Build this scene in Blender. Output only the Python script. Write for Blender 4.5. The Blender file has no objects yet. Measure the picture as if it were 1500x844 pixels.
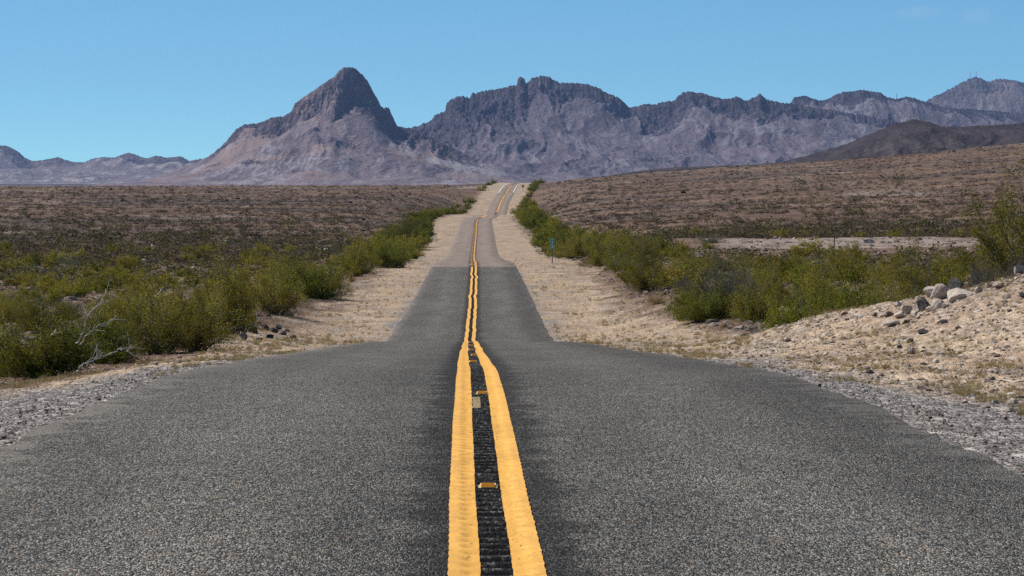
import bpy, math, random
import numpy as np
from mathutils import Vector

# ------------------------------------------------------------------ basics
SC = bpy.context.scene
COL = SC.collection
F = 4500.0            # focal length in photo pixels (108 mm on a 36 mm sensor)
CX, HY = 750.0, 270.0  # picture column of the view axis, row of the horizon
rng = np.random.default_rng(7)
random.seed(7)


def tag(o, label=None, cat=None, group=None, kind=None):
    if label: o['label'] = label
    if cat: o['category'] = cat
    if group: o['group'] = group
    if kind: o['kind'] = kind
    return o


def link(o, parent=None):
    COL.objects.link(o)
    if parent is not None: o.parent = parent
    return o


def mesh_np(name, verts, faces, mat=None, smooth=False, attrs=None, uv=None):
    """mesh from numpy arrays; faces is (n,3) or (n,4)"""
    verts = np.asarray(verts, np.float32); faces = np.asarray(faces, np.int32)
    k = faces.shape[1]
    me = bpy.data.meshes.new(name)
    me.vertices.add(len(verts)); me.vertices.foreach_set('co', verts.ravel())
    me.loops.add(faces.size); me.loops.foreach_set('vertex_index', faces.ravel())
    me.polygons.add(len(faces))
    me.polygons.foreach_set('loop_start', np.arange(0, faces.size, k, dtype=np.int32))
    me.polygons.foreach_set('use_smooth', np.full(len(faces), smooth, bool))
    for an, av in (attrs or {}).items():
        a = me.attributes.new(an, 'FLOAT', 'POINT')
        a.data.foreach_set('value', np.asarray(av, np.float32).ravel())
    if uv is not None:
        a = me.attributes.new('flow', 'FLOAT_VECTOR', 'POINT')
        a.data.foreach_set('vector', np.asarray(uv, np.float32).ravel())
    me.update(calc_edges=True)
    if mat: me.materials.append(mat)
    return me


def obj(name, me, parent=None):
    return link(bpy.data.objects.new(name, me), parent)


def empty(name, loc=(0, 0, 0), rz=0.0):
    o = link(bpy.data.objects.new(name, None))
    o.location = loc; o.rotation_euler = (0, 0, rz); o.empty_display_size = .2
    return o


def grid_faces(nr, nc):
    i = np.arange(nr * nc).reshape(nr, nc)
    return np.stack([i[:-1, :-1], i[:-1, 1:], i[1:, 1:], i[1:, :-1]], -1).reshape(-1, 4)


def sstep(a, b, x):
    t = np.clip((np.asarray(x, float) - a) / (b - a), 0, 1)
    return t * t * (3 - 2 * t)


def pchip(xs, ys):
    xs = np.array(xs, float); ys = np.array(ys, float)
    h = np.diff(xs); dl = np.diff(ys) / h
    m = np.zeros_like(xs); m[0] = dl[0]; m[-1] = dl[-1]
    for i in range(1, len(xs) - 1):
        if dl[i - 1] * dl[i] > 0:
            w1 = 2 * h[i] + h[i - 1]; w2 = h[i] + 2 * h[i - 1]
            m[i] = (w1 + w2) / (w1 / dl[i - 1] + w2 / dl[i])

    def f(x):
        x = np.clip(np.asarray(x, float), xs[0], xs[-1])
        i = np.clip(np.searchsorted(xs, x) - 1, 0, len(xs) - 2)
        t = (x - xs[i]) / h[i]
        return ((2 * t**3 - 3 * t**2 + 1) * ys[i] + (t**3 - 2 * t**2 + t) * h[i] * m[i]
                + (-2 * t**3 + 3 * t**2) * ys[i + 1] + (t**3 - t**2) * h[i] * m[i + 1])
    return f


# ------------------------------------------------------------------ noise
_ang = np.random.default_rng(3).random((256, 256)) * 2 * np.pi
_GX, _GY = np.cos(_ang), np.sin(_ang)


def perlin(x, y):
    x = np.asarray(x, float); y = np.asarray(y, float)
    x0 = np.floor(x).astype(np.int64); y0 = np.floor(y).astype(np.int64)
    fx = x - x0; fy = y - y0
    u = fx**3 * (fx * (fx * 6 - 15) + 10); v = fy**3 * (fy * (fy * 6 - 15) + 10)

    def g(i, j):
        a = (x0 + i) & 255; b = (y0 + j) & 255
        return _GX[a, b] * (fx - i) + _GY[a, b] * (fy - j)
    return 1.5 * ((g(0, 0) * (1 - u) + g(1, 0) * u) * (1 - v) + (g(0, 1) * (1 - u) + g(1, 1) * u) * v)


def fbm(x, y, o=4, gain=.5):
    s = 0; a = 1; n = 0
    for k in range(o):
        s = s + a * perlin(x * 2**k + 17.3 * k, y * 2**k + 9.1 * k); n += a; a *= gain
    return s / n


def ridged(x, y, o=4, gain=.5):
    s = 0; a = 1; n = 0
    for k in range(o):
        s = s + a * (1 - np.abs(perlin(x * 2**k + 11.7 * k, y * 2**k + 5.3 * k)) * 1.6); n += a; a *= gain
    return np.clip(s / n, 0, 1)


# ------------------------------------------------------------------ node helpers
class NT:
    def __init__(self, name):
        self.m = bpy.data.materials.new(name); self.m.use_nodes = True
        self.t = self.m.node_tree; self.t.nodes.clear()
        self.out = self.t.nodes.new('ShaderNodeOutputMaterial')

    def n(self, typ, ins=None, **props):
        nd = self.t.nodes.new('ShaderNode' + typ)
        for k, v in props.items(): setattr(nd, k, v)
        for k, v in (ins or {}).items(): self.set(nd.inputs[k], v)
        return nd

    def set(self, sock, v):
        if isinstance(v, bpy.types.NodeSocket): self.t.links.new(v, sock)
        elif isinstance(v, bpy.types.Node): self.t.links.new(v.outputs[0], sock)
        else:
            if sock.type == 'RGBA' and len(v) == 3: v = (*v, 1)
            sock.default_value = v

    def pos(self): return self.n('NewGeometry').outputs['Position']
    def attr(self, a): return self.n('Attribute', attribute_name=a)

    def noise(self, vec, scale, detail=3, rough=.55, dist=0.0, dims='3D'):
        return self.n('TexNoise', {'Vector': vec, 'Scale': scale, 'Detail': detail, 'Roughness': rough, 'Distortion': dist}, noise_dimensions=dims).outputs[0]

    def voro(self, vec, scale, feature='F1', rnd=1.0):
        return self.n('TexVoronoi', {'Vector': vec, 'Scale': scale, 'Randomness': rnd}, feature=feature)

    def map(self, vec, scale=(1, 1, 1), loc=(0, 0, 0)):
        return self.n('Mapping', {'Vector': vec, 'Scale': scale, 'Location': loc}).outputs[0]

    def math(self, op, a, b=0.0, c=0.0, clamp=False):
        nd = self.n('Math', operation=op, use_clamp=clamp)
        self.set(nd.inputs[0], a); self.set(nd.inputs[1], b); self.set(nd.inputs[2], c)
        return nd.outputs[0]

    def rng(self, v, a, b, c=0.0, d=1.0, smooth=True):
        return self.n('MapRange', {0: v, 1: a, 2: b, 3: c, 4: d}, interpolation_type='SMOOTHSTEP' if smooth else 'LINEAR').outputs[0]

    def mix(self, f, a, b, mode='MIX'):
        nd = self.n('Mix', data_type='RGBA', blend_type=mode)
        self.set(nd.inputs[0], f); self.set(nd.inputs[6], a); self.set(nd.inputs[7], b)
        return nd.outputs[2]

    def ramp(self, v, stops):
        nd = self.n('ValToRGB', {0: v}); e = nd.color_ramp.elements
        while len(e) > 1: e.remove(e[-1])
        e[0].position = stops[0][0]; e[0].color = (*stops[0][1], 1)
        for p, c in stops[1:]:
            k = e.new(p); k.color = (*c, 1)
        return nd.outputs[0]

    def scale_col(self, c, f):  # colour times a factor
        nd = self.n('VectorMath', operation='SCALE'); self.set(nd.inputs[0], c); self.set(nd.inputs[3], f)
        return nd.outputs[0]

    def bump(self, h, strength=.5, dist=.02, normal=None):
        i = {'Height': h, 'Strength': strength, 'Distance': dist}
        if normal is not None: i['Normal'] = normal
        return self.n('Bump', i).outputs[0]

    def done(self, col, rough=.85, normal=None, spec=.25, translucent=0.0):
        i = {'Base Color': col, 'Roughness': rough, 'Specular IOR Level': spec}
        if normal is not None: i['Normal'] = normal
        p = self.n('BsdfPrincipled', i).outputs[0]
        if translucent:
            tr = self.n('BsdfTranslucent', {'Color': col}).outputs[0]
            p = self.n('MixShader', {0: translucent, 1: p, 2: tr}).outputs[0]
        self.t.links.new(p, self.out.inputs['Surface'])
        return self.m


# ------------------------------------------------------------------ materials
def m_ground():
    n = NT('desert_soil'); P = n.pos()
    sh, gr, wa, bk, lv = [n.attr(a).outputs['Fac'] for a in ('shoulder', 'gravel', 'wash', 'stony', 'lava')]
    big = n.noise(P, .035, 4, .6); mid = n.noise(P, .35, 5, .65); fine = n.noise(P, 3.0, 4, .7)
    G = n.map(P, (1, .42, 1)); v1 = n.voro(G, 11.0); v2 = n.voro(G, 42.0)
    peb = n.n('SeparateColor', {0: v1.outputs['Color']}).outputs[0]
    peb2 = n.n('SeparateColor', {0: v2.outputs['Color']}).outputs[1]
    tone = n.math('ADD', n.math('MULTIPLY', big, .5), n.math('ADD', n.math('MULTIPLY', mid, .35), n.math('MULTIPLY', fine, .15)))
    des = n.ramp(tone, [(.36, (.056, .035, .025)), (.46, (.108, .067, .047)), (.55, (.163, .105, .075)), (.66, (.27, .183, .132))])
    sand = n.ramp(n.math('ADD', n.math('MULTIPLY', mid, .6), n.math('MULTIPLY', fine, .4)),
                  [(.34, (.20, .140, .098)), (.5, (.355, .258, .182)), (.64, (.475, .372, .272))])
    straw = n.rng(n.noise(n.map(P, (1, .35, 1)), .9, 4, .65), .52, .68)
    sand = n.mix(n.math('MULTIPLY', n.math('MULTIPLY', straw, .75), n.rng(bk, .15, .5, 1, .25)), sand, (.40, .295, .155))
    grv = n.ramp(n.math('ADD', n.math('MULTIPLY', peb2, .6), n.math('MULTIPLY', fine, .4)),
                 [(.2, (.095, .086, .082)), (.5, (.190, .172, .163)), (.8, (.31, .283, .267))])
    des = n.mix(n.math('MULTIPLY', lv, .8), des, n.ramp(tone, [(.4, (.045, .034, .030)), (.6, (.10, .075, .064))]))
    peb_patch = n.rng(n.noise(n.map(P, (1, .3, 1)), .5, 5, .65, .5), .47, .62)
    sand = n.mix(n.math('MULTIPLY', peb_patch, n.rng(bk, .1, .5, .5, .25)), sand, n.scale_col(grv, 1.15))
    c = n.mix(sh, des, sand)
    c = n.mix(gr, c, grv)
    wa = n.math('MULTIPLY', wa, n.rng(n.noise(n.map(P, (1, .3, 1)), .55, 5, .7), .36, .56, .15, 1.0))
    c = n.mix(wa, c, n.ramp(fine, [(.35, (.22, .172, .145)), (.65, (.34, .283, .245))]))
    f = n.math('ADD', n.rng(peb, 0, 1, .72, 1.3, False), n.rng(peb2, 0, 1, -.22, .25, False))
    c = n.scale_col(c, f)
    white = n.rng(n.n('SeparateColor', {0: v1.outputs['Color']}).outputs[2], .95, .97)
    c = n.mix(n.math('MULTIPLY', white, .6), c, (.55, .5, .45))
    h = n.math('ADD', n.math('MULTIPLY', v1.outputs['Distance'], -.5), n.math('ADD', n.math('MULTIPLY', fine, 1.2), n.math('MULTIPLY', v2.outputs['Distance'], -.25)))
    return n.done(c, .95, n.bump(h, .75, .09), .1)


def m_asphalt(name, ramp, tint, warm, track):
    n = NT(name); P = n.pos(); q = n.attr('q').outputs['Fac']; g = n.attr('along').outputs['Fac']
    G = n.map(P, (1, .27, 1)); v = n.voro(G, 136.0); v2 = n.voro(G, 250.0)
    r = n.n('SeparateColor', {0: v.outputs['Color']}); r2 = n.n('SeparateColor', {0: v2.outputs['Color']})
    val = n.math('ADD', n.math('MULTIPLY', r.outputs[0], .8), n.math('MULTIPLY', r2.outputs[0], .2))
    c = n.ramp(val, ramp)
    c = n.mix(n.math('MULTIPLY', n.rng(r.outputs[1], .72, .8), .7), c, warm, 'MULTIPLY')
    big = n.noise(n.map(P, (1, .18, 1)), .9, 4, .6); mid = n.noise(P, 2.2, 4, .6)
    f = n.math('ADD', n.rng(big, .3, .7, .90, 1.18), n.rng(mid, .3, .7, -.08, .08))
    aq = n.math('ABSOLUTE', q)
    # polished wheel paths, dark oily seal beside the centre line, dusty edges
    wheel = n.math('SUBTRACT', 1.0, n.rng(n.math('ABSOLUTE', n.math('SUBTRACT', aq, 1.5)), .1, .9))
    f = n.math('MULTIPLY', f, n.math('ADD', 1.0, n.math('MULTIPLY', wheel, track)))
    seal = n.rng(n.math('ADD', aq, n.rng(mid, .3, .7, -.09, .09)), .25, .50, .38, 1.0)
    f = n.math('MULTIPLY', f, seal)
    c = n.scale_col(c, f)
    edge = n.rng(n.math('ADD', aq, n.rng(mid, .3, .7, -.25, .25)), 2.72, 3.05)
    c = n.mix(n.math('MULTIPLY', edge, .35), c, (.27, .245, .22))
    c = n.mix(.5, c, tint, 'MULTIPLY')
    h = n.math('ADD', n.math('MULTIPLY', v.outputs['Distance'], -1.0), n.math('MULTIPLY', r.outputs[2], .35))
    return n.done(c, .9, n.bump(h, .8, .012), .15)


def m_paint(name, col, wear_col, wear_groove, streak):
    n = NT(name); P = n.pos()
    a = n.noise(n.map(P, (14, 5, 1)), 1.0, 4, .7); b = n.noise(P, 45.0, 2, .6); w = n.noise(n.map(P, (3, .6, 1)), 1.5, 4, .6)
    c = n.scale_col(col, n.rng(a, .3, .7, .86, 1.08))
    c = n.mix(n.math('MULTIPLY', n.rng(w, .45, .7), streak), c, n.scale_col(col, .72))
    c = n.mix(n.rng(b, wear_groove, wear_groove + .06), c, wear_col)
    return n.done(c, .7, n.bump(n.math('ADD', b, a), .5, .006), .3)


def m_plain(name, col, rough=.6, var=.25, scale=6.0, spec=.3, metal=None):
    n = NT(name); P = n.n('TexCoord').outputs['Object']
    a = n.noise(P, scale, 4, .65)
    return n.done(n.scale_col(col, n.rng(a, .3, .7, 1 - var, 1 + var)), rough, n.bump(a, .2, .005), spec)


def m_leaf(name, dark, mid, light, dry, dry_amt, tr=.25):
    n = NT(name); P = n.pos()
    oi = n.n('ObjectInfo').outputs['Random']; tone = n.attr('tone').outputs['Fac']
    c = n.ramp(n.math('ADD', n.math('MULTIPLY', tone, .7), n.math('MULTIPLY', n.noise(P, 2.2, 3), .3)), [(.15, dark), (.5, mid), (.85, light)])
    c = n.mix(n.math('MULTIPLY', n.rng(n.noise(P, 1.3, 3, .6), .48, .66), dry_amt), c, dry)
    c = n.scale_col(c, n.rng(oi, 0, 1, .62, 1.3, False))
    return n.done(c, .6, None, .08, tr)


def m_bark(name, a, b):
    n = NT(name); P = n.n('TexCoord').outputs['Object']
    t = n.noise(n.map(P, (1, 1, .3)), 30, 4, .7)
    return n.done(n.ramp(t, [(.35, a), (.65, b)]), .9, n.bump(t, .5, .004), .1)


def m_rock(name, stops, scale=4.0, dark=None):
    n = NT(name); P = n.n('TexCoord').outputs['Object']
    oi = n.n('ObjectInfo').outputs['Random']
    t = n.noise(P, scale, 6, .65, .4); t2 = n.noise(P, scale * 7, 4, .7); v = n.voro(P, scale * 2.2)
    c = n.ramp(n.math('ADD', n.math('MULTIPLY', t, .7), n.math('MULTIPLY', t2, .3)), stops)
    if dark: c = n.mix(n.rng(n.noise(P, scale * .7, 3), .52, .6), c, dark)
    c = n.scale_col(c, n.rng(oi, 0, 1, .85, 1.15, False))
    return n.done(c, .9, n.bump(n.math('ADD', t2, n.math('MULTIPLY', v.outputs['Distance'], .6)), .7, .04), .15)


def m_stones(name, stops):
    n = NT(name); P = n.pos(); tone = n.attr('tone').outputs['Fac']
    t = n.noise(P, 18.0, 4, .7)
    c = n.scale_col(n.ramp(tone, stops), n.rng(t, .3, .7, .8, 1.2))
    return n.done(c, .95, n.bump(t, .6, .02), .1)


def m_mountain(name, talus, cliff, pale, warm, pale_amt=.5, warm_amt=.4, size=1.0):
    """bare desert mountain: dark broken cliffs, mauve scree with pale run-outs"""
    n = NT(name); P = n.pos(); fl = n.attr('flow').outputs['Vector']
    rk = n.attr('rock').outputs['Fac']; s = 1 / size
    st = n.noise(n.map(fl, (.030 * s, .0045 * s, 1)), 1.0, 6, .68, .5)
    big = n.noise(P, .0040 * s, 4, .6, .6); mid = n.noise(P, .022 * s, 6, .7)
    fine = n.noise(P, .09 * s, 4, .75)
    c = n.scale_col(talus, n.math('ADD', n.rng(st, .3, .7, .72, 1.22), n.rng(fine, .3, .7, -.25, .25)))
    c = n.mix(n.math('MULTIPLY', n.rng(n.math('ADD', n.math('MULTIPLY', big, .45), n.math('MULTIPLY', st, .55)), .50, .60), min(1.0, pale_amt * 1.35)), c, pale)
    c = n.mix(n.math('MULTIPLY', n.rng(n.noise(P, .0055 * s, 4, .6, .3), .5, .62), warm_amt), c, warm)
    cl = n.scale_col(cliff, n.math('ADD', n.rng(mid, .3, .7, .5, 1.55), n.rng(fine, .3, .7, -.4, .4)))
    k = n.rng(n.math('ADD', rk, n.math('ADD', n.rng(mid, .3, .7, -.55, .55), n.rng(st, .3, .7, -.25, .25))), .18, .82)
    c = n.mix(k, c, cl)
    spots = n.rng(n.noise(P, .05 * s, 3, .6), .63, .70)
    c = n.mix(n.math('MULTIPLY', spots, .55), c, n.scale_col(cliff, .8))
    sp2 = n.rng(n.noise(P, .14 * s, 3, .65), .60, .66)
    c = n.mix(n.math('MULTIPLY', sp2, n.rng(big, .4, .6, .15, .6)), c, n.scale_col(cliff, .6))
    sp3 = n.rng(n.noise(n.map(fl, (1, .5, 1)), .075 * s, 4, .7), .61, .68)
    c = n.mix(n.math('MULTIPLY', sp3, n.rng(mid, .4, .6, .2, .7)), c, n.scale_col(pale, 1.15))
    h = n.math('ADD', n.math('MULTIPLY', n.math('MULTIPLY', mid, n.rng(rk, 0, 1, .35, 1.1)), 1.0), n.math('MULTIPLY', fine, .6))
    return n.done(c, .95, n.bump(h, .85, 17.0 * size), .05)


SOIL = m_ground()
ASPH_NEW = m_asphalt('chip_seal', [(.15, (.010, .010, .0105)), (.36, (.048, .0475, .046)), (.60, (.102, .1005, .096)), (.80, (.18, .174, .162)), (.95, (.37, .35, .315))], (1.0, .99, .97), (1.25, .90, .66), .24)
ASPH_OLD = m_asphalt('old_asphalt', [(.1, (.09, .076, .068)), (.4, (.185, .150, .128)), (.65, (.245, .20, .17)), (.9, (.36, .31, .275))], (1, .96, .93), (1.1, .95, .85), .10)
YELLOW = m_paint('yellow_paint', (.80, .42, .085), (.22, .145, .06), .63, .5)
YELLOW_OLD = m_paint('old_yellow_paint', (.62, .31, .085), (.2, .15, .1), .58, .5)
WHITE = m_paint('white_paint', (.75, .73, .7), (.3, .28, .26), .62, .3)
LEAF_OLIVE = m_leaf('creosote_leaves', (.085, .082, .010), (.225, .207, .022), (.385, .335, .046), (.37, .24, .045), .6, .35)
LEAF_GREEN = m_leaf('green_leaves', (.05, .058, .006), (.145, .160, .015), (.29, .285, .03), (.32, .24, .03), .45, .35)
LEAF_PALE = m_leaf('grey_green_leaves', (.08, .09, .05), (.145, .155, .09), (.22, .225, .14), (.15, .14, .08), .3)
LEAF_GREY = m_leaf('grey_twigs', (.06, .057, .052), (.12, .115, .105), (.20, .19, .175), (.14, .115, .09), .4, .1)
LEAF_STRAW = m_leaf('straw_leaves', (.25, .17, .06), (.40, .29, .11), (.52, .40, .18), (.38, .27, .10), .4, .3)
LEAF_SCRUB = m_leaf('olive_scrub_leaves', (.06, .057, .018), (.125, .115, .034), (.195, .175, .055), (.17, .12, .05), .6, .25)
LEAF_FAR = m_leaf('scrub_leaves', (.062, .046, .030), (.108, .080, .049), (.16, .124, .060), (.15, .10, .066), .6, .2)
BARK = m_bark('shrub_bark', (.10, .085, .07), (.24, .21, .18))
BARK_DEAD = m_bark('bleached_wood', (.26, .245, .235), (.48, .46, .44))
ROCK_PALE = m_rock('pale_rock', [(.3, (.34, .26, .21)), (.5, (.52, .44, .375)), (.7, (.68, .62, .555))], 3.5)
ROCK_TAN = m_rock('tan_rock', [(.3, (.27, .205, .165)), (.5, (.48, .40, .33)), (.7, (.64, .56, .48))], 3.5, (.17, .125, .10))
ROCK_DARK = m_rock('dark_rock', [(.3, (.03, .028, .028)), (.5, (.075, .068, .066)), (.7, (.17, .15, .14))], 4.0)
STONE_MIX = m_stones('mixed_stones', [(.0, (.075, .06, .053)), (.35, (.15, .12, .102)), (.65, (.25, .20, .17)), (.9, (.46, .40, .34)), (1., (.62, .57, .5))])
STONE_DARK = m_stones('volcanic_stones', [(.0, (.025, .022, .022)), (.5, (.07, .055, .05)), (.85, (.15, .115, .10)), (1., (.42, .36, .31))])
GRASS_DRY = m_leaf('dry_grass_blades', (.27, .19, .08), (.42, .32, .15), (.55, .44, .23), (.35, .25, .11), .4, .3)

# ------------------------------------------------------------------ road alignment and terrain
RD = [3, 8, 12.7, 16.6, 20, 27.8, 38.8, 47, 61, 77, 90, 102, 113, 157, 220, 294, 378, 488, 638, 690, 740, 820, 900, 985, 1090, 1180, 1240, 1330, 1450]
RZ = [-1.60, -1.61, -1.625, -1.64, -1.66, -1.80, -2.24, -2.62, -3.27, -4.0, -4.62, -5.22, -5.74, -5.92, -5.92, -7.25, -8.50, -8.16, -7.16, -7.5, -7.42, -9.2, -8.4, -6.57, -3.15, -.5, .55, .3, -2]
XD = [3, 12.7, 16.6, 18.7, 27.8, 38.8, 61, 90, 113, 157, 220, 294, 378, 488, 638, 740, 900, 985, 1090, 1180, 1240, 1330, 1450]
XX = [.05, -.058, -.133, -.165, -.30, -.47, -.81, -1.2, -1.53, -2.0, -2.72, -3.75, -4.76, -5.85, -7.1, -6.2, -4.6, -4.1, -2.3, -.4, 2.6, 9, 24]
roadZ, roadX = pchip(RD, RZ), pchip(XD, XX)
HALF = 3.0

TD = np.array([3, 12.7, 20, 30, 47, 70, 90, 110, 170, 252, 279, 300, 400, 650, 950, 1300, 1500, 2200, 5000, 8000, 14000, 32000.])
TU = np.array([-9000, -300, 690, 800, 1000, 1280, 1500, 2600, 12000.])
TZ = np.array([
    [-1.65] * 9,
    [-1.85, -1.8, -1.75, -1.7, -1.7, -1.7, -1.7, -1.7, -1.7],
    [-1.9, -1.78, -1.75, -1.75, -1.7, -1.7, -1.7, -1.7, -1.7],
    [-2.4, -2.25, -2.15, -2.1, -2.05, -2.0, -2.0, -2.0, -2.0],
    [-3.1, -3.1, -3.0, -2.8, -2.75, -2.7, -2.65, -2.6, -2.6],
    [-3.7, -3.75, -3.75, -3.8, -4.0, -4.0, -3.9, -3.8, -3.5],
    [-4.2, -4.3, -4.5, -4.7, -4.5, -4.4, -4.2, -4.0, -3.6],
    [-4.6, -4.7, -5.2, -5.6, -4.8, -4.5, -4.4, -4.0, -3.6],
    [-5.5, -5.7, -5.9, -6.0, -5.3, -5.2, -5.0, -4.5, -4.0],
    [-6.0, -6.3, -6.4, -6.3, -5.2, -5.15, -5.1, -4.6, -4.0],
    [-6.0, -6.35, -6.5, -6.4, -4.9, -4.8, -4.8, -4.5, -4.0],
    [-6.0, -6.4, -6.9, -6.9, -5.35, -5.3, -5.3, -4.8, -4.0],
    [-5.8, -6.2, -7.2, -7.5, -5.9, -5.2, -4.8, -4, -2],
    [-4.6, -5.0, -5.6, -6.0, -4.3, -2.5, -.8, 2, 8],
    [-2.9, -2.9, -3.2, -2.4, .3, 4.2, 7.6, 14, 25],
    [-1.3, -1.2, -.35, 1.3, 6.0, 11.3, 17.3, 30, 50],
    [-2, -2, -1.2, 0.2, 4.5, 9, 15, 28, 50],
    [-12, -12, -12, -12, -10, -6, -3, 5, 10],
    [-22] * 9, [-9] * 9, [-2] * 9, [0] * 9])
_lTD = np.log(TD)


def plainZ(u, d):
    a = np.log(np.clip(d, TD[0], TD[-1])); i = np.clip(np.searchsorted(_lTD, a) - 1, 0, len(TD) - 2)
    t = (a - _lTD[i]) / (_lTD[i + 1] - _lTD[i])
    uu = np.clip(u, TU[0], TU[-1]); j = np.clip(np.searchsorted(TU, uu) - 1, 0, len(TU) - 2)
    s = (uu - TU[j]) / (TU[j + 1] - TU[j])
    return (TZ[i, j] * (1 - s) + TZ[i, j + 1] * s) * (1 - t) + (TZ[i + 1, j] * (1 - s) + TZ[i + 1, j + 1] * s) * t


def ground_parts(X, d):
    X = np.asarray(X, float); d = np.asarray(d, float)
    q = X - roadX(d); aq = np.abs(q)
    u = CX + X * F / d
    zr = roadZ(d); zp = plainZ(u, d)
    sh = np.interp(d, [0, 30, 70, 130, 300, 600, 1000, 1300], [3.4, 3.4, 3.8, 4.5, 5.5, 6.5, 6, 6])   # level shoulder
    w1 = np.interp(d, [0, 30, 70, 130, 300, 600, 1000], [7, 7, 8, 10, 14, 26, 26])
    w = sstep(sh, w1, aq)
    road_fade = 1 - sstep(1260, 1420, d)
    w = 1 - (1 - w) * road_fade
    z = (zr - .06) * (1 - w) + zp * w
    # low stony bank right of the road
    m = np.exp(-((X - 10.2) / 3.6)**2 - ((d - 50) / 13.0)**2) * 1.55
    m += np.exp(-((X - 6.6) / 2.1)**2 - ((d - 62) / 9.5)**2) * .74
    m = m * sstep(3.3, 5.6, q)
    z = z + m
    return q, u, z, m


def gz(X, d, detail=True):
    q, u, z, m = ground_parts(X, d)
    if detail:
        aq = np.abs(q)
        a = sstep(3.0, 5.0, aq) * (1 - sstep(1500, 1800, d) * .0)
        far = np.clip(d / 200, .35, 3)
        z = z + a * (.10 * fbm(X * .35, d * .35, 3) + .045 * fbm(X * 1.7 + 40, d * 1.7, 3) + .16 * far * fbm(X * .06, d * .05 + 7, 2))
        a2 = sstep(2.95, 3.4, aq) * (1 - sstep(150, 260, d))
        z = z + a2 * (.016 * fbm(X * 6, d * 6, 2) + m * .05 * ridged(X * 1.1, d * 1.1, 3))
    return z


def hit(u, y, dmin=13.0, dmax=1500.0):
    """where the sight line through picture point (u, y) meets the ground"""
    d = np.geomspace(dmin, dmax, 4000)
    X = (u - CX) / F * d; Z = -(y - HY) / F * d
    below = np.nonzero(gz(X, d, False) >= Z)[0]
    i = below[0] if len(below) else len(d) - 1
    return float(X[i]), float(d[i])


# ------------------------------------------------------------------ ground sheet
us = np.concatenate([-np.geomspace(9000, 160, 60) + 0, np.arange(-120, 1622, 2.2), 1500 + np.geomspace(125, 9500, 60)])
ds = np.concatenate([np.geomspace(3, 1400, 900), np.geomspace(1420, 32000, 90)])
UU, DD = np.meshgrid(us, ds)
XG = (UU - CX) / F * DD
q, u_, z_, mnd = ground_parts(XG, DD)
ZG = gz(XG, DD)
aq = np.abs(q)
edge_n = fbm(XG * .8, DD * .25 + 3, 4)
shw = np.where(q < 0, np.interp(DD, [0, 30, 60, 75, 130, 250, 600, 1250], [4.6, 4.6, 5.2, 7, 7, 6, 8.5, 9]),
               np.interp(DD, [0, 30, 45, 70, 110, 150, 250, 400, 600, 700, 1250], [6.5, 6.5, 8.5, 8.6, 7.6, 7.2, 8, 9.0, 7.5, 7, 7.5]))
near = np.clip(DD / 90, .3, 1.5)
shoulder = 1 - sstep(-.9, .9, (aq - shw) / near + 1.6 * edge_n)
shoulder = np.maximum(shoulder, sstep(.15, .6, mnd) * .55)
shoulder *= 1 - sstep(1280, 1330, DD)
gravel = (1 - sstep(-.5, .5, aq - np.interp(DD, [0, 25, 60, 100, 300, 1200], [4.8, 4.3, 3.5, 3.3, 2.6, 2.6]) + 1.3 * fbm(XG * .9 + 9, DD * .22, 4)))
wash = sstep(248, 252, DD + 4 * edge_n) * (1 - sstep(277, 281, DD + 4 * edge_n)) * sstep(1030, 1090, UU) * (1 - sstep(1380, 1500, UU))
wash = np.maximum(wash, .75 * sstep(.16, .46, fbm(XG * .02 + 3, DD * .010, 5, .65)) * sstep(260, 400, DD) * (1 - sstep(1250, 1400, DD)))
lava = sstep(.05, .28, fbm(XG * .007 + 5, DD * .018, 4) + .15 * fbm(XG * .08, DD * .05, 3)) * sstep(120, 260, DD) * (1 - wash)
g_me = mesh_np('ground', np.stack([XG, DD, ZG], -1).reshape(-1, 3), grid_faces(len(ds), len(us)), SOIL, True,
               {'shoulder': shoulder, 'gravel': gravel, 'wash': wash, 'stony': mnd, 'lava': lava})
tag(obj('ground', g_me), 'brown stony desert floor sloping away on both sides of the road', kind='structure')


# ------------------------------------------------------------------ road surfaces and paint
def strip(name, d, left, right, dz, mat, extra_edge=0.0, ncol=2, zfun=None, edge_drop=.07):
    """ribbon along the road; left/right are arrays of offsets from the centre line"""
    d = np.asarray(d, float); t = np.linspace(0, 1, ncol)
    Q = left[:, None] * (1 - t) + right[:, None] * t
    Z = np.repeat((roadZ(d) + dz)[:, None], ncol, 1)
    if zfun is not None: Z = Z + zfun(Q, d[:, None])
    if extra_edge:
        Q = np.concatenate([Q[:, :1] - extra_edge, Q, Q[:, -1:] + extra_edge], 1)
        Z = np.concatenate([Z[:, :1] - edge_drop, Z, Z[:, -1:] - edge_drop], 1)
    D = np.repeat(d[:, None], Q.shape[1], 1)
    X = Q + roadX(D)
    return mesh_np(name, np.stack([X, D, Z], -1).reshape(-1, 3), grid_faces(*Q.shape), mat, True, {'q': Q, 'along': D})


def jag(d, seed, amp=1.0):
    return amp * (.10 * fbm(d * .35 + seed, d * 0 + seed, 3) + .07 * fbm(d * 1.6 + seed, d * 0 + 2.2, 3) + .035 * fbm(d * 7 + seed, d * 0 + 5.2, 2))


def wob(d, seed): return .022 * fbm(d * .09 + seed, d * 0 + seed, 3) * np.clip(d / 30, .2, 6)


PITCH = .235   # spacing of the ground-in rumble grooves


def rumble(Q, d):
    a = 1 - sstep(70, 100, d)
    g = np.clip(np.sin(d / PITCH * 2 * np.pi + 1.2 * fbm(d * .9, d * 0 + 1, 2)) * 1.3, -1, 1) * (.8 + .5 * fbm(d * 3, Q * 4, 2))
    return a * (.011 * g - .011) * (1 - np.clip((np.abs(Q - wob(d, 2.0)) - .12) / .03, 0, 1))


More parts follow.
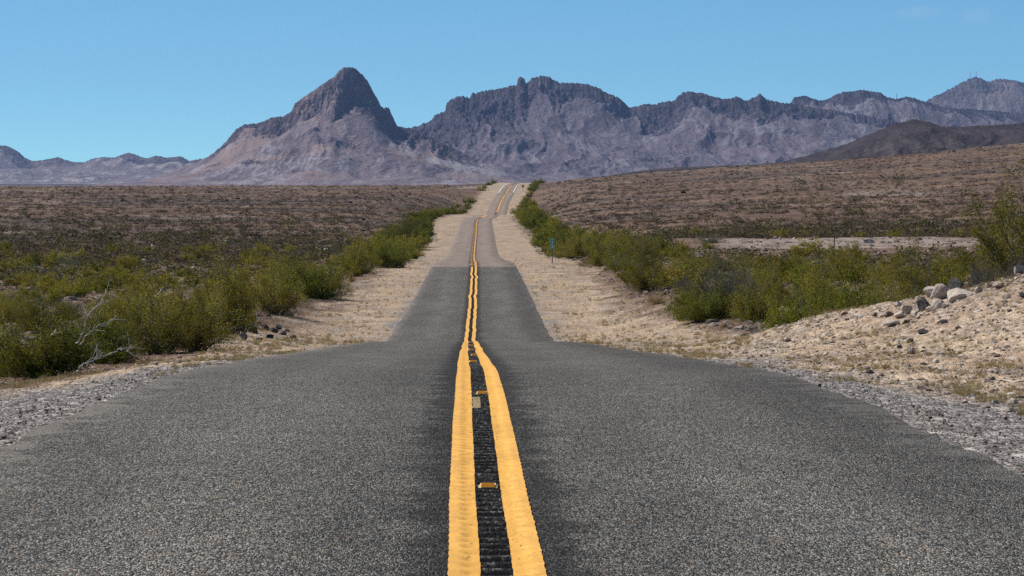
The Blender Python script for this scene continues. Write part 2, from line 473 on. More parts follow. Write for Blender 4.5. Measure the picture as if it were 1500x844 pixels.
d1 = np.concatenate([np.arange(3, 60, .0294), np.geomspace(60, 220, 420)])
cross = np.array([-1.0, -.66, -.33, -.15, -.12, -.06, .06, .12, .15, .33, .66, 1.0])
L1 = -HALF + jag(d1, 1.7); R1 = HALF + jag(d1, 8.1)
Qc = np.where(np.abs(cross[None, :]) <= .15, cross[None, :] + wob(d1, 2.0)[:, None], np.where(cross[None, :] < 0, -cross[None, :] * L1[:, None], cross[None, :] * R1[:, None]))
Dc = np.repeat(d1[:, None], len(cross), 1)
Zc = roadZ(Dc) + rumble(Qc, Dc)
Qc = np.concatenate([Qc[:, :1] - .09, Qc, Qc[:, -1:] + .09], 1)
Zc = np.concatenate([Zc[:, :1] - .075, Zc, Zc[:, -1:] - .075], 1); Dc = np.repeat(d1[:, None], Qc.shape[1], 1)
r_me = mesh_np('road', np.stack([Qc + roadX(Dc), Dc, Zc], -1).reshape(-1, 3), grid_faces(*Qc.shape), ASPH_NEW, True, {'q': Qc, 'along': Dc})
tag(obj('road', r_me), 'dark grey chip sealed road surface in the foreground', kind='structure')
d2 = np.geomspace(220.02, 1440, 900)
r2 = strip('old_road', d2, -HALF + jag(d2, 3.3, 1.6), HALF + jag(d2, 12.4, 1.6), -.012, ASPH_OLD, .1, 7)
tag(obj('old_road', r2), 'faded pinkish grey older road surface climbing to the far crest', kind='structure')




def ragged(d, seed):
    return .005 * fbm(d * 2.4 + seed, d * 0 + seed, 3) - .004 * np.abs(np.sin(d / PITCH * np.pi)) * (d < 60)


def line_z(Q, d): return rumble(Q, d)


def paint_line(name, d, q0, q1, dz, mat, seed, label, wobble=1.0, ncol=8):
    d = np.asarray(d, float); w = wob(d, 2.0) * wobble
    me = strip(name, d, q0 + w + ragged(d, seed), q1 + w + ragged(d, seed + 5), dz, mat, 0, ncol, line_z if mat is YELLOW else None)
    return tag(obj(name, me), label, kind='structure')


dl = np.concatenate([np.arange(3, 60, .0294), np.geomspace(60, 220, 500)])
paint_line('yellow_line', dl, -.205, -.07, .006, YELLOW, 1.0, 'solid yellow line on the left of the double centre line')
paint_line('yellow_line', dl, .068, .205, .006, YELLOW, 4.0, 'solid yellow line on the right of the double centre line')
def m_seal():
    n = NT('black_seal'); P = n.pos(); v = n.voro(n.map(P, (1, .4, 1)), 80.0)
    r = n.n('SeparateColor', {0: v.outputs['Color']}).outputs[0]
    c = n.ramp(r, [(.3, (.005, .005, .005)), (.8, (.013, .0128, .0125)), (.97, (.05, .048, .045))])
    y = n.n('SeparateXYZ', {0: P}).outputs[1]
    wear_groove = n.math('SINE', n.math('MULTIPLY', y, 2 * math.pi / .235))  # tone wave at the groove pitch, alternating lighter and darker bands
    c = n.scale_col(c, n.rng(n.math('ADD', wear_groove, n.rng(n.noise(P, 9.0, 3), .3, .7, -.5, .5)), -.2, 1.2, .55, 3.4))
    return n.done(c, .9, n.bump(n.math('MULTIPLY', v.outputs['Distance'], -1), .8, .012), .08)


SEAL = m_seal()
me = strip('seal_strip', dl, -.085 + 0 * dl + wob(dl, 2.0), .083 + 0 * dl + wob(dl, 2.0), .003, SEAL, 0, 3, line_z)
tag(obj('seal_strip', me), 'black grooved rumble strip between the two yellow lines', kind='structure')
# faded paint on the old surface
dm = np.geomspace(220.1, 640, 400)
paint_line('faded_yellow_line', dm, .03, .22, .004, YELLOW_OLD, 6.0, 'faded solid yellow line on the old pinkish road surface', .8)


def dashes(d0, d1_, step, on, q0, q1, label):
    for a in np.arange(d0, d1_, step):
        me = strip('dash', np.linspace(a, min(a + on, d1_), 12), np.full(12, q0) + wob(np.linspace(a, a + on, 12), 2.0) * .8,
                   np.full(12, q1) + wob(np.linspace(a, a + on, 12), 2.0) * .8, .005, YELLOW_OLD)
        parts_v.append(me)


def join_meshes(name, mes, mat):
    V, Fc, A, B, o = [], [], [], [], 0
    for m in mes:
        v = np.empty(len(m.vertices) * 3, np.float32); m.vertices.foreach_get('co', v)
        f = np.empty(len(m.loops), np.int32); m.loops.foreach_get('vertex_index', f)
        V.append(v.reshape(-1, 3)); Fc.append(f.reshape(-1, 4) + o); o += len(m.vertices)
        bpy.data.meshes.remove(m)
    return mesh_np(name, np.concatenate(V), np.concatenate(Fc), mat)


parts_v = []
dashes(226, 640, 12.2, 5.5, -.24, -.09, '')
tag(obj('broken_yellow_line', join_meshes('broken_yellow_line', parts_v, YELLOW_OLD)), 'broken yellow line beside the solid one on the old road', kind='structure')
de = np.linspace(690, 752, 40)
paint_line('faded_yellow_line', de, -.35, .45, .01, YELLOW_OLD, 2.0, 'short faded stretch of yellow line on the middle crest', 0)
de = np.linspace(905, 1075, 120)
paint_line('faded_yellow_line', de, -.15, .42, .01, YELLOW_OLD, 2.0, 'thick yellow line on the far climbing slope', 0)
de = np.linspace(1080, 1185, 90)
paint_line('faded_yellow_line', de, -.1, .4, .01, YELLOW_OLD, 3.0, 'pale end of the yellow line below the far crest', 0)
de = np.linspace(1095, 1300, 120)
paint_line('white_edge_line', de, -2.72, -2.42, .01, WHITE, 2.0, 'white edge line curving over the far crest, left side', 0)
paint_line('white_edge_line', de, 2.42, 2.72, .01, WHITE, 3.0, 'white edge line curving over the far crest, right side', 0)


# ------------------------------------------------------------------ markers on the road
def box_np(x0, x1, y0, y1, z0, z1, tx=0.0, ty=0.0):
    v = np.array([[x0, y0, z0], [x1, y0, z0], [x1, y1, z0], [x0, y1, z0],
                  [x0 + tx, y0 + ty, z1], [x1 - tx, y0 + ty, z1], [x1 - tx, y1 - ty, z1], [x0 + tx, y1 - ty, z1]], float)
    f = np.array([[0, 3, 2, 1], [4, 5, 6, 7], [0, 1, 5, 4], [1, 2, 6, 5], [2, 3, 7, 6], [3, 0, 4, 7]])
    return v, f


def merge(lst):
    V, Fc, o = [], [], 0
    for v, f in lst:
        V.append(v); Fc.append(f + o); o += len(v)
    return np.concatenate(V), np.concatenate(Fc)


RPM_BODY = m_plain('marker_shell', (.72, .60, .36), .5, .2, 40)
RPM_LENS = m_plain('amber_lens', (.80, .30, .02), .25, .12, 60, .5)
body = mesh_np('body', *box_np(-.052, .052, -.05, .05, 0, .02, .012, .03), RPM_BODY)
lens = mesh_np('lens', *box_np(-.038, .038, -.049, -.018, .004, .026, .004, .012), RPM_LENS)
MK = [(16.6, 'amber reflective road marker nearest the camera, between the yellow lines'),
      (25.6, 'amber road marker just beyond the pale adhesive patch'),
      (38.2, 'amber road marker midway up to the near crest, third from the camera'),
      (47.0, 'amber road marker fourth from the camera, before the near crest'),
      (57.5, 'tiny amber road marker fifth from the camera near the crest'),
      (70, 'tiny amber road marker sixth from the camera near the crest'),
      (84, 'tiny amber road marker at the top of the near crest')]
for i, (d, lab) in enumerate(MK):
    x = float(roadX(d) + wob(np.array(d), 2.0)) + [.0, .018, -.02, .02, -.01, .0, .01][i]
    o = empty('road_marker', (x, d, float(roadZ(d)) + .004), random.uniform(-.06, .06))
    tag(o, lab, 'road marker', 'amber markers along the centre line')
    obj('body', body, o); obj('lens', lens, o)
dp_ = np.linspace(23.35, 25.0, 57)
wp_ = wob(dp_, 2.0)
patch = obj('adhesive_patch', strip('adhesive_patch', dp_, -.066 + wp_ + .003 * np.sin(dp_ * 9), -.004 + wp_, .0075, m_plain('old_adhesive', (.26, .195, .105), .85, .45, 30), 0, 4, rumble))
tag(patch, 'pale rectangular patch of old adhesive beside the left yellow line', 'patch')


# ------------------------------------------------------------------ signs
GREEN = m_plain('sign_green', (.0, .32, .16), .4, .1, 4, .4)
SIGN_WHITE = m_plain('sign_white', (.72, .82, .80), .4, .06, 6, .4)
STEEL = m_plain('dull_steel', (.10, .115, .11), .5, .3, 20, .5)
SIGN_YEL = m_plain('sign_yellow', (.72, .36, .03), .45, .12, 5, .4)
SIGN_BLK = m_plain('sign_black', (.02, .02, .02), .5, .1, 5)


def text_mesh(name, body, size, mat, depth=.002):
    cu = bpy.data.curves.new(name, 'FONT'); cu.body = body; cu.size = size; cu.align_x = 'CENTER'; cu.align_y = 'CENTER'
    cu.extrude = depth; cu.offset = size * .02
    o = bpy.data.objects.new(name, cu); COL.objects.link(o)
    bpy.context.view_layer.update()
    me = bpy.data.meshes.new_from_object(o.evaluated_get(bpy.context.evaluated_depsgraph_get()))
    bpy.data.objects.remove(o); bpy.data.curves.remove(cu)
    me.materials.clear(); me.materials.append(mat); me.name = name
    return me


def round_panel(w, h, r, t, seg=6):
    pts = []
    for cx, cz, a0 in ((w / 2 - r, h / 2 - r, 0), (-w / 2 + r, h / 2 - r, 90), (-w / 2 + r, -h / 2 + r, 180), (w / 2 - r, -h / 2 + r, 270)):
        for k in range(seg + 1):
            a = math.radians(a0 + 90 * k / seg); pts.append((cx + r * math.cos(a), cz + r * math.sin(a)))
    n = len(pts); v = [(x, -t / 2, z) for x, z in pts] + [(x, t / 2, z) for x, z in pts]
    f = [list(range(n))[::-1], list(range(n, 2 * n))] + [[i, (i + 1) % n, n + (i + 1) % n, n + i] for i in range(n)]
    return v, f


def pymesh(name, v, f, mat):
    me = bpy.data.meshes.new(name); me.from_pydata([tuple(map(float, p)) for p in v], [], [list(map(int, x)) for x in f])
    me.materials.append(mat); me.update(); return me


sx, sd = hit(809, 386, 120, 400)
sg = float(gz(sx, sd))
ms = empty('milepost', (sx, sd, sg), math.radians(-3))
tag(ms, 'small green mile marker on a thin steel post beside the road', 'mile marker')
pz, ph, pw = 1.52, .86, .31
pan = obj('panel', pymesh('panel', *round_panel(pw, ph, .035, .006), GREEN), ms); pan.location = (0, -.025, pz)
bv, bf = round_panel(pw - .02, ph - .02, .03, .002); iv, if_ = round_panel(pw - .05, ph - .05, .022, .003)
n_ = len(bv) // 2
ring_f = [[i, (i + 1) % n_, n_ + (i + 1) % n_, n_ + i] for i in range(n_)]
ring_v = [(x, -.0305, z) for x, _, z in bv[:n_]] + [(x, -.0305, z) for x, _, z in iv[:n_]]
bo = obj('border', pymesh('border', ring_v, ring_f, SIGN_WHITE), ms); bo.location = (0, 0, pz)
for body_, size_, z_o in (('MILE', .105, .33), ('1', .34, .10), ('3', .34, -.22)):
    t_ = obj('numeral' if len(body_) == 1 else 'word', text_mesh('lettering', body_, size_, SIGN_WHITE), ms)
    t_.rotation_euler = (math.radians(90), 0, 0); t_.location = (0, -.032, pz + z_o)
# U-channel post
uv_, uf_ = merge([box_np(-.03, .03, -.018, -.012, -.3, 1.93), box_np(-.033, -.0275, -.0115, .025, -.3, 1.93), box_np(.0275, .033, -.0115, .025, -.3, 1.93)])
obj('post', mesh_np('post', uv_, uf_, STEEL), ms)

wx, wd = hit(766, 281, 950, 1300)
ws = empty('warning_sign', (wx, wd, float(gz(wx, wd))), math.radians(4))
tag(ws, 'yellow diamond warning sign on a post by the far crest', 'road sign')
v, f = round_panel(.95, .95, .05, .008)
dp = obj('panel', pymesh('panel', v, f, SIGN_YEL), ws); dp.rotation_euler = (0, math.radians(45), 0); dp.location = (0, -.06, 2.05)
av, af = merge([box_np(-.06, .06, -.071, -.066, 1.72, 2.1), box_np(-.06, .22, -.0711, -.0661, 2.1001, 2.22), box_np(.2201, .30, -.071, -.066, 2.06, 2.26)])
obj('arrow', mesh_np('arrow', av, af, SIGN_BLK), ws)
pv, pf = box_np(-.055, .055, -.05, .05, -.3, 2.6); obj('post', mesh_np('post', pv, pf, STEEL), ws)

# ------------------------------------------------------------------ shrubs
def tubes(paths, radii, sides=4):
    """paths (n,k,3), radii (n,k) -> verts, quad faces"""
    n, k, _ = paths.shape
    a = np.arange(sides) * 2 * np.pi / sides
    tan = np.gradient(paths, axis=1); tan /= np.linalg.norm(tan, axis=2, keepdims=True) + 1e-9
    ref = np.where(np.abs(tan[..., 2:3]) > .9, np.array([1., 0, 0]), np.array([0, 0, 1.]))
    b1 = np.cross(tan, ref); b1 /= np.linalg.norm(b1, axis=2, keepdims=True) + 1e-9
    b2 = np.cross(tan, b1)
    v = paths[:, :, None, :] + radii[:, :, None, None] * (np.cos(a)[None, None, :, None] * b1[:, :, None, :] + np.sin(a)[None, None, :, None] * b2[:, :, None, :])
    idx = np.arange(n * k * sides).reshape(n, k, sides)
    f = np.stack([idx[:, :-1, :], np.roll(idx, -1, 2)[:, :-1, :], np.roll(idx, -1, 2)[:, 1:, :], idx[:, 1:, :]], -1)
    return v.reshape(-1, 3), f.reshape(-1, 4)


def shrub(seed, H=1.5, W=1.9, n_stem=26, n_sub=6, n_leaf=8000, leaf=.045, low=.12, droop=.1, clump=.06, aspect=.55, tilt_max=70):
    r = np.random.default_rng(seed)
    k = 7; t = np.linspace(0, 1, k)
    az = r.random(n_stem) * 2 * np.pi
    tilt = np.radians(tilt_max) * np.sqrt(r.random(n_stem)) * (.75 + .25 * r.random(n_stem))
    lump = 1 + .28 * np.sin(az * 2 + seed) * r.random() + .22 * r.normal(size=n_stem)
    dirs = np.stack([np.sin(tilt) * np.cos(az), np.sin(tilt) * np.sin(az), np.cos(tilt)], -1)
    Lr = 1 / np.sqrt((dirs[:, 2] / H)**2 + (np.hypot(dirs[:, 0], dirs[:, 1]) / (W / 2))**2) * np.clip(lump, .55, 1.3)
    base = np.stack([.07 * W * r.normal(size=n_stem), .07 * W * r.normal(size=n_stem), np.full(n_stem, -.08)], -1)
    P = base[:, None, :] + dirs[:, None, :] * (Lr[:, None] * t)[..., None]
    P[:, :, 2] += (np.sin(t * np.pi) * .10 - droop * t**2)[None, :] * Lr[:, None] * np.sin(tilt)[:, None]
    P += .03 * np.cumsum(r.normal(size=P.shape), 1) * t[None, :, None]
    rad = (.011 * H * (1 - .8 * t))[None, :] * (.6 + .6 * r.random(n_stem))[:, None]
    sv, sf = tubes(P, rad)
    # side twigs
    ns = n_stem * n_sub
    si = np.repeat(np.arange(n_stem), n_sub); ts = .18 + .77 * r.random(ns)
    fi = ts * (k - 1); i0 = np.minimum(fi.astype(int), k - 2); fr = (fi - i0)[:, None]
    p0 = P[si, i0] * (1 - fr) + P[si, i0 + 1] * fr
    dd = dirs[si] + .75 * r.normal(size=(ns, 3)); dd[:, 2] += .35; dd /= np.linalg.norm(dd, axis=1, keepdims=True)
    Ls = Lr[si] * (.16 + .26 * r.random(ns)) * (1.15 - .5 * ts)
    t4 = np.linspace(0, 1, 4)
    Q = p0[:, None, :] + dd[:, None, :] * (Ls[:, None] * t4)[..., None] + .02 * np.cumsum(r.normal(size=(ns, 4, 3)), 1) * t4[None, :, None]
    tv, tf = tubes(Q, np.repeat((.0045 * H * (1 - .7 * t4))[None, :], ns, 0), 3)
    sv, sf = merge([(sv, sf), (tv, tf)])
    # leaves along the twigs and stem tops
    nl = n_leaf; pick = r.integers(0, ns, nl); tt = r.random(nl)**.7
    fi = tt * 3; i0 = np.minimum(fi.astype(int), 2); fr = (fi - i0)[:, None]
    c = Q[pick, i0] * (1 - fr) + Q[pick, i0 + 1] * fr + clump * r.normal(size=(nl, 3)) * (.5 + r.random((nl, 1)))
    c = c[c[:, 2] > low * H * r.random(len(c))]; nl = len(c)
    tonev = np.clip(.5 + .18 * r.normal(size=ns)[pick[:nl]] + .18 * r.normal(size=nl), 0, 1)
    a = r.normal(size=(nl, 3)); a[:, 2] += .5; a /= np.linalg.norm(a, axis=1, keepdims=True)
    b = np.cross(a, r.normal(size=(nl, 3))); b /= np.linalg.norm(b, axis=1, keepdims=True)
    l = (leaf * (.6 + .8 * r.random(nl)))[:, None]
    v = np.stack([c - a * l * .5, c + b * l * aspect * .5, c + a * l * .5, c - b * l * aspect * .5], 1).reshape(-1, 3)
    f = np.arange(nl * 4).reshape(-1, 4)
    return (v, f, np.repeat(tonev, 4)), (sv, sf)


def make_proto(kind, seed, **kw):
    (lv, lf, lt), (sv, sf) = shrub(seed, **kw)
    leafm, barkm = KIND_MAT[kind]
    return (mesh_np(kind + '_foliage', lv, lf, leafm, False, {'tone': lt}), mesh_np(kind + '_stems', sv, sf, barkm, True), kw.get('H', 1.5), kw.get('W', 1.9))


KIND_MAT = {'olive': (LEAF_OLIVE, BARK), 'green': (LEAF_GREEN, BARK), 'pale': (LEAF_PALE, BARK), 'grey': (LEAF_GREY, BARK), 'straw': (LEAF_STRAW, LEAF_STRAW), 'tall': (LEAF_OLIVE, BARK), 'golden': (LEAF_OLIVE, BARK)}
PROTO = {
    'olive': [make_proto('olive', 10 + i, H=1.5, W=2.1 + .3 * (i % 2), n_stem=52, n_sub=9, n_leaf=19000, leaf=.04, low=.06, tilt_max=80, droop=.18) for i in range(5)],
    'green': [make_proto('green', 30 + i, H=1.5, W=2.1, n_stem=54, n_sub=9, n_leaf=28000, leaf=.042, droop=.2, low=.0, clump=.075, tilt_max=82) for i in range(3)],
    'pale': [make_proto('pale', 50 + i, H=1.6, W=1.9, n_stem=44, n_sub=6, n_leaf=6000, leaf=.045, low=.2, aspect=.3, tilt_max=60) for i in range(2)],
    'grey': [make_proto('grey', 60 + i, H=1.0, W=1.6, n_stem=46, n_sub=9, n_leaf=9000, leaf=.04, low=.0, aspect=.2, clump=.05, tilt_max=85) for i in range(2)],
    'straw': [make_proto('straw', 70 + i, H=.8, W=1.1, n_stem=60, n_sub=5, n_leaf=5000, leaf=.05, low=.0, aspect=.16, tilt_max=80) for i in range(2)],
    'tall': [make_proto('tall', 80, H=2.2, W=2.2, n_stem=44, n_sub=10, n_leaf=24000, leaf=.048, low=.12, aspect=.45, tilt_max=52, droop=.0, clump=.05)],
}
FARP = {
    'olive': [make_proto('olive', 110 + i, H=1.5, W=2.3, n_stem=34, n_sub=7, n_leaf=5600, leaf=.08, low=.03, tilt_max=80, droop=.18) for i in range(4)],
    'green': [make_proto('green', 130 + i, H=1.5, W=2.3, n_stem=34, n_sub=7, n_leaf=6400, leaf=.085, low=.0, tilt_max=84, droop=.2) for i in range(3)],
    'grey': [make_proto('grey', 160 + i, H=1.0, W=1.7, n_stem=26, n_sub=6, n_leaf=2600, leaf=.07, low=.0, aspect=.25, tilt_max=85) for i in range(2)],
    'pale': [make_proto('pale', 150, H=1.5, W=2.2, n_stem=30, n_sub=6, n_leaf=2600, leaf=.08, low=.1, aspect=.35)],
}
NAME = {'olive': 'creosote_bush', 'green': 'green_shrub', 'pale': 'sage_shrub', 'grey': 'dry_shrub', 'straw': 'straw_clump', 'tall': 'tall_shrub'}
CAT = {'olive': 'bush', 'green': 'bush', 'pale': 'bush', 'grey': 'bush', 'straw': 'grass clump', 'tall': 'bush'}
OCC = []      # occupied spots (x, d, radius)
COUNT = 0


def put_shrub(kind, x, d, h, w, label, group=None, far=False, parts=True):
    """h, w: height and width in metres"""
    global COUNT
    pool = FARP[kind] if far else PROTO[kind]
    fo, stm, H, W = pool[COUNT % len(pool)]; COUNT += 1
    z = float(gz(x, d)) - .02
    sxy = w / W * random.uniform(.95, 1.05)
    rz = random.uniform(0, 6.28)
    if parts:
        o = empty(NAME[kind], (x, d, z), rz); o.scale = (sxy, sxy, h / H)
        obj('foliage', fo, o); obj('stems', stm, o)
    else:
        o = obj(NAME[kind], fo); o.location = (x, d, z); o.rotation_euler = (0, 0, rz); o.scale = (sxy, sxy, h / H)
    tag(o, label, CAT[kind], group)
    OCC.append((x, d, w / 2))
    return o


# individually described shrubs: kind, u, base row, height px, width px, label, fixed distance
HAND = [
    ('green', 62, 553, 112, 165, 'large dark green shrub by the road beside the bleached bare branches', None),
    ('olive', -6, 549, 72, 120, 'olive bush cut off by the left edge of the picture', None),
    ('green', 150, 533, 84, 105, 'green shrub directly behind the lower bleached branches', None),
    ('olive', 226, 522, 92, 125, 'wide olive bush with dark base, second clump right of the bleached branches', None),
    ('olive', 290, 518, 100, 105, 'olive bush beside the dark rock rubble, at the right end of the near row', None),
    ('olive', 262, 492, 92, 130, 'tall brownish olive bush rising behind the near roadside row', 76),
    ('olive', 338, 470, 92, 105, 'twiggy olive bush above the dark rock rubble', 95),
    ('olive', 180, 470, 70, 100, 'yellowish olive bush behind the bleached branches', 84),
    ('olive', 400, 462, 78, 100, 'olive bush overhanging the pink gravel left of the road', None),
    ('green', 468, 436, 74, 85, 'dark green shrub bulging out above the pink gravel on the left shoulder', None),
    ('olive', 430, 428, 56, 70, 'olive bush tucked behind the dark green shrub of the left shoulder', None),
    ('olive', 522, 404, 52, 70, 'olive bush halfway along the left roadside row', None),
    ('green', 566, 393, 48, 62, 'green shrub at the left road edge level with the change of asphalt', None),
    ('green', 606, 381, 13, 17, 'small round shrub alone on the left sandy shoulder', None),
    ('straw', 617, 376, 8, 14, 'small brownish clump beside the round shrub on the left shoulder', None),
    ('straw', 514, 414, 18, 16, 'pale yellowish clump at the foot of the left roadside row', None),
    ('green', 590, 362, 44, 62, 'dark green shrub above the pale left shoulder of the old road', None),
    ('green', 612, 350, 36, 48, 'dark green shrub leaning to the old road on its left', None),
    ('olive', 838, 380, 30, 56, 'low olive bush right behind the green mile marker', None),
    ('olive', 880, 388, 36, 58, 'olive bush at the edge of the sand right of the mile marker', None),
    ('grey', 895, 393, 17, 26, 'small grey dry shrub on the gravel edge right of the mile marker', None),
    ('olive', 946, 430, 72, 70, 'rounded olive bush on a bare stem standing behind the straw clump', None),
    ('straw', 964, 444, 22, 32, 'straw coloured dry clump at the foot of the rounded olive bush', None),
    ('grey', 1000, 430, 34, 44, 'bluish grey dry shrub between the rounded bush and the green ones', None),
    ('green', 1034, 469, 62, 100, 'bright green shrub at the lowest point of the right hand row', None),
    ('pale', 1052, 452, 88, 92, 'pale grey green shrub with upright bare stems right of the road', 110),
    ('pale', 1085, 448, 66, 70, 'grey green feathery shrub behind the bright green row', 116),
    ('olive', 1105, 455, 56, 80, 'olive bush between the feathery shrub and the bright green clump', 104),
    ('green', 1172, 471, 66, 105, 'bright green shrub at the left foot of the stony bank', 77),
    ('green', 1238, 458, 62, 100, 'green shrub rising behind the top of the stony bank', 80),
    ('olive', 1285, 448, 50, 60, 'olive bush just left of the boulder pile', 84),
    ('olive', 1230, 410, 46, 95, 'broad golden olive bush on the flat below the dirt strip', None),
    ('olive', 1160, 408, 40, 70, 'golden olive bush beside the broad one below the dirt strip', None),
    ('olive', 1345, 412, 56, 90, 'olive bush with bare twiggy base behind the boulder pile', 120),
    ('grey', 1360, 425, 34, 70, 'pale dry shrub directly behind the boulder pile', 72),
    ('grey', 1438, 426, 60, 74, 'dark grey dry shrub at the right end of the boulder pile', 56),
    ('tall', 1500, 432, 166, 140, 'tall yellow green shrub with loose upright branches at the right edge', 58),
    ('olive', 1460, 420, 115, 95, 'olive bush growing through the left side of the tall shrub', 64),
    ('grey', 1492, 420, 52, 50, 'grey twiggy shrub under the tall shrub at the right edge', 54),
    ('olive', 858, 374, 30, 50, 'olive bush in the second row behind the mile marker', None),
    ('green', 912, 396, 38, 60, 'green shrub between the small grey one and the rounded olive bush', None),
    ('olive', 900, 374, 30, 60, 'olive bush on the flat behind the small grey shrub', None),
    ('olive', 985, 424, 52, 70, 'olive bush rising behind the bluish grey dry shrub', None),
    ('olive', 1010, 408, 42, 70, 'olive bush on the flat behind the pale feathery shrub', None),
    ('olive', 940, 384, 36, 66, 'olive bush directly behind the rounded one', None),
    ('olive', 1130, 430, 48, 80, 'olive bush behind the bright green shrub at the foot of the bank', 128),
    ('olive', 1195, 432, 46, 80, 'olive bush showing between the two green shrubs of the bank', 122),
    ('olive', 1060, 398, 34, 72, 'golden olive bush behind the grey green pair', None),
    ('pale', 1040, 357, 14, 52, 'low teal green shrub at the left end of the pale dirt strip', None),
    ('grey', 22, 452, 30, 52, 'pale grey dry shrub lying low near the left edge', None),
    ('grey', 92, 455, 22, 32, 'small grey shrub on the stones above the dark green shrub', None),
]
for kind, u, y, hp, wp, lab, fd in HAND:
    if fd: x, d = (u - CX) / F * fd, float(fd)
    else: x, d = hit(u, y)
    grp = {'olive': 'creosote bushes beside the road', 'green': 'green shrubs beside the road', 'grey': 'grey dry shrubs', 'pale': 'grey green shrubs', 'straw': 'straw coloured clumps', 'tall': None}[kind]
    top = y - hp
    z0 = float(gz(x, d))
    h = max(.12, (HY - top) / F * d - z0) if fd else hp * d / F
    put_shrub(kind, x, d, h, wp * d / F, lab, grp)


def free(x, d, r):
    for a, b, c in OCC:
        if abs(a - x) < (c + r) and (a - x)**2 + ((b - d) * .8)**2 < (.62 * (c + r))**2: return False
    return True


# roadside rows on both sides up to the far crest
for side, q0, d0, d1_, step, lab, grp in (
        (-1, 7.2, 255, 1235, 10.5, 'green bush in the hedge-like row along the left shoulder of the old road', 'bushes in the left roadside row'),
        (1, 9.4, 262, 1235, 9.5, 'green bush in the dark row along the right shoulder of the old road', 'bushes in the right roadside row')):
    d = d0
    while d < d1_:
        qq = np.interp(d, [250, 480, 620, 760, 900, 1240], [6.6, 8.5, 9.5, 9.5, 9.5, 8.5] if side < 0 else [9.2, 10.5, 9.2, 7.8, 7.8, 10.5])
        for rowk in range(2 if d < 1000 else 1):
            x = float(roadX(d)) + side * (qq + rowk * random.uniform(2.0, 3.2) + random.uniform(-.5, .5))
            dd_ = d + random.uniform(-3, 3); h = random.uniform(1.4, 2.5); 
            if side < 0 and d > 640 and random.random() < .35: continue
            if side < 0 and rowk and random.random() < .4: continue
            put_shrub('green' if random.random() < .7 else 'olive', x, dd_, h, h * random.uniform(1.3, 1.8), lab, grp, True, dd_ < 420)
        d += step * (1 + d / 700) * random.uniform(.8, 1.2)

# loose stands of creosote on the flats left and right of the road
def stand(n, ulo, uhi, dlo, dhi, side, lab, grp, tries=6000, hmin=.7, hmax=1.5):
    got = 0
    for _ in range(tries):
        if got >= n: break
        d = math.exp(random.uniform(math.log(dlo), math.log(dhi))); u = random.uniform(ulo, uhi)
        x = (u - CX) / F * d; qv = (x - float(roadX(d))) * side
        if qv < (7.5 if side < 0 else 8.6) + (d > 240) * 1.5: continue
        if side > 0 and (d < 78 or (u > 1040 and 222 < d < 285)): continue
        h = random.uniform(hmin, hmax)
        kind = random.choices(['olive', 'green', 'grey', 'pale'], [.66, .10, .15, .09])[0]
        if kind == 'grey': h *= .55
        w = h * random.uniform(1.2, 1.9)
        if not free(x, d, w / 2): continue
        put_shrub(kind, x, d, h, w, lab[kind], grp[kind], d > 130, d < 150)
        got += 1


SL = {'olive': 'olive creosote bush in the loose stand on the flat left of the road', 'green': 'greener bush scattered in the loose stand left of the road',
      'grey': 'low grey dry shrub scattered in the loose stand left of the road', 'pale': 'grey green shrub scattered in the loose stand left of the road'}
SR = {'olive': 'olive creosote bush in the loose stand on the flat right of the road', 'green': 'greener bush scattered in the loose stand right of the road',
      'grey': 'low grey dry shrub scattered in the loose stand right of the road', 'pale': 'grey green shrub scattered in the loose stand right of the road'}
GL = {k: NAME[k].replace('_', ' ') + ' stand left of the road' for k in SL}
GR = {k: NAME[k].replace('_', ' ') + ' stand right of the road' for k in SR}
stand(150, -30, 640, 82, 300, -1, SL, GL, hmax=1.2)
stand(70, 830, 1530, 95, 250, 1, SR, GR)
stand(14, 1000, 1530, 285, 330, 1, SR, GR, hmax=1.1)


# bleached dead branches by the large green shrub
def dead_branch(name, pts, r0, seed, twigs=10):
    r = np.random.default_rng(seed); pts = np.array(pts, float)
    n = 14; t = np.linspace(0, len(pts) - 1, n)
    P = np.stack([np.interp(t, np.arange(len(pts)), pts[:, i]) for i in range(3)], -1) + .012 * r.normal(size=(n, 3))
    parts = [tubes(P[None], np.linspace(r0, r0 * .3, n)[None] * .62, 6)]
    for k in range(twigs):
        i = r.integers(4, n - 1); L = r.uniform(.1, .34)
        dv = (P[i] - P[i - 2]); dv /= np.linalg.norm(dv); dv = dv + .7 * r.normal(size=3); dv /= np.linalg.norm(dv)
        s = np.linspace(0, 1, 5)[:, None]
        parts.append(tubes((P[i] + dv * L * s + .012 * np.cumsum(r.normal(size=(5, 3)), 0) * s)[None], np.linspace(r0 * .24, r0 * .1, 5)[None], 4))
    v, f = merge(parts)
    return mesh_np(name, v, f, BARK_DEAD, True)


def pt(u, y, d): return ((u - CX) / F * d, d, -(y - HY) / F * d)


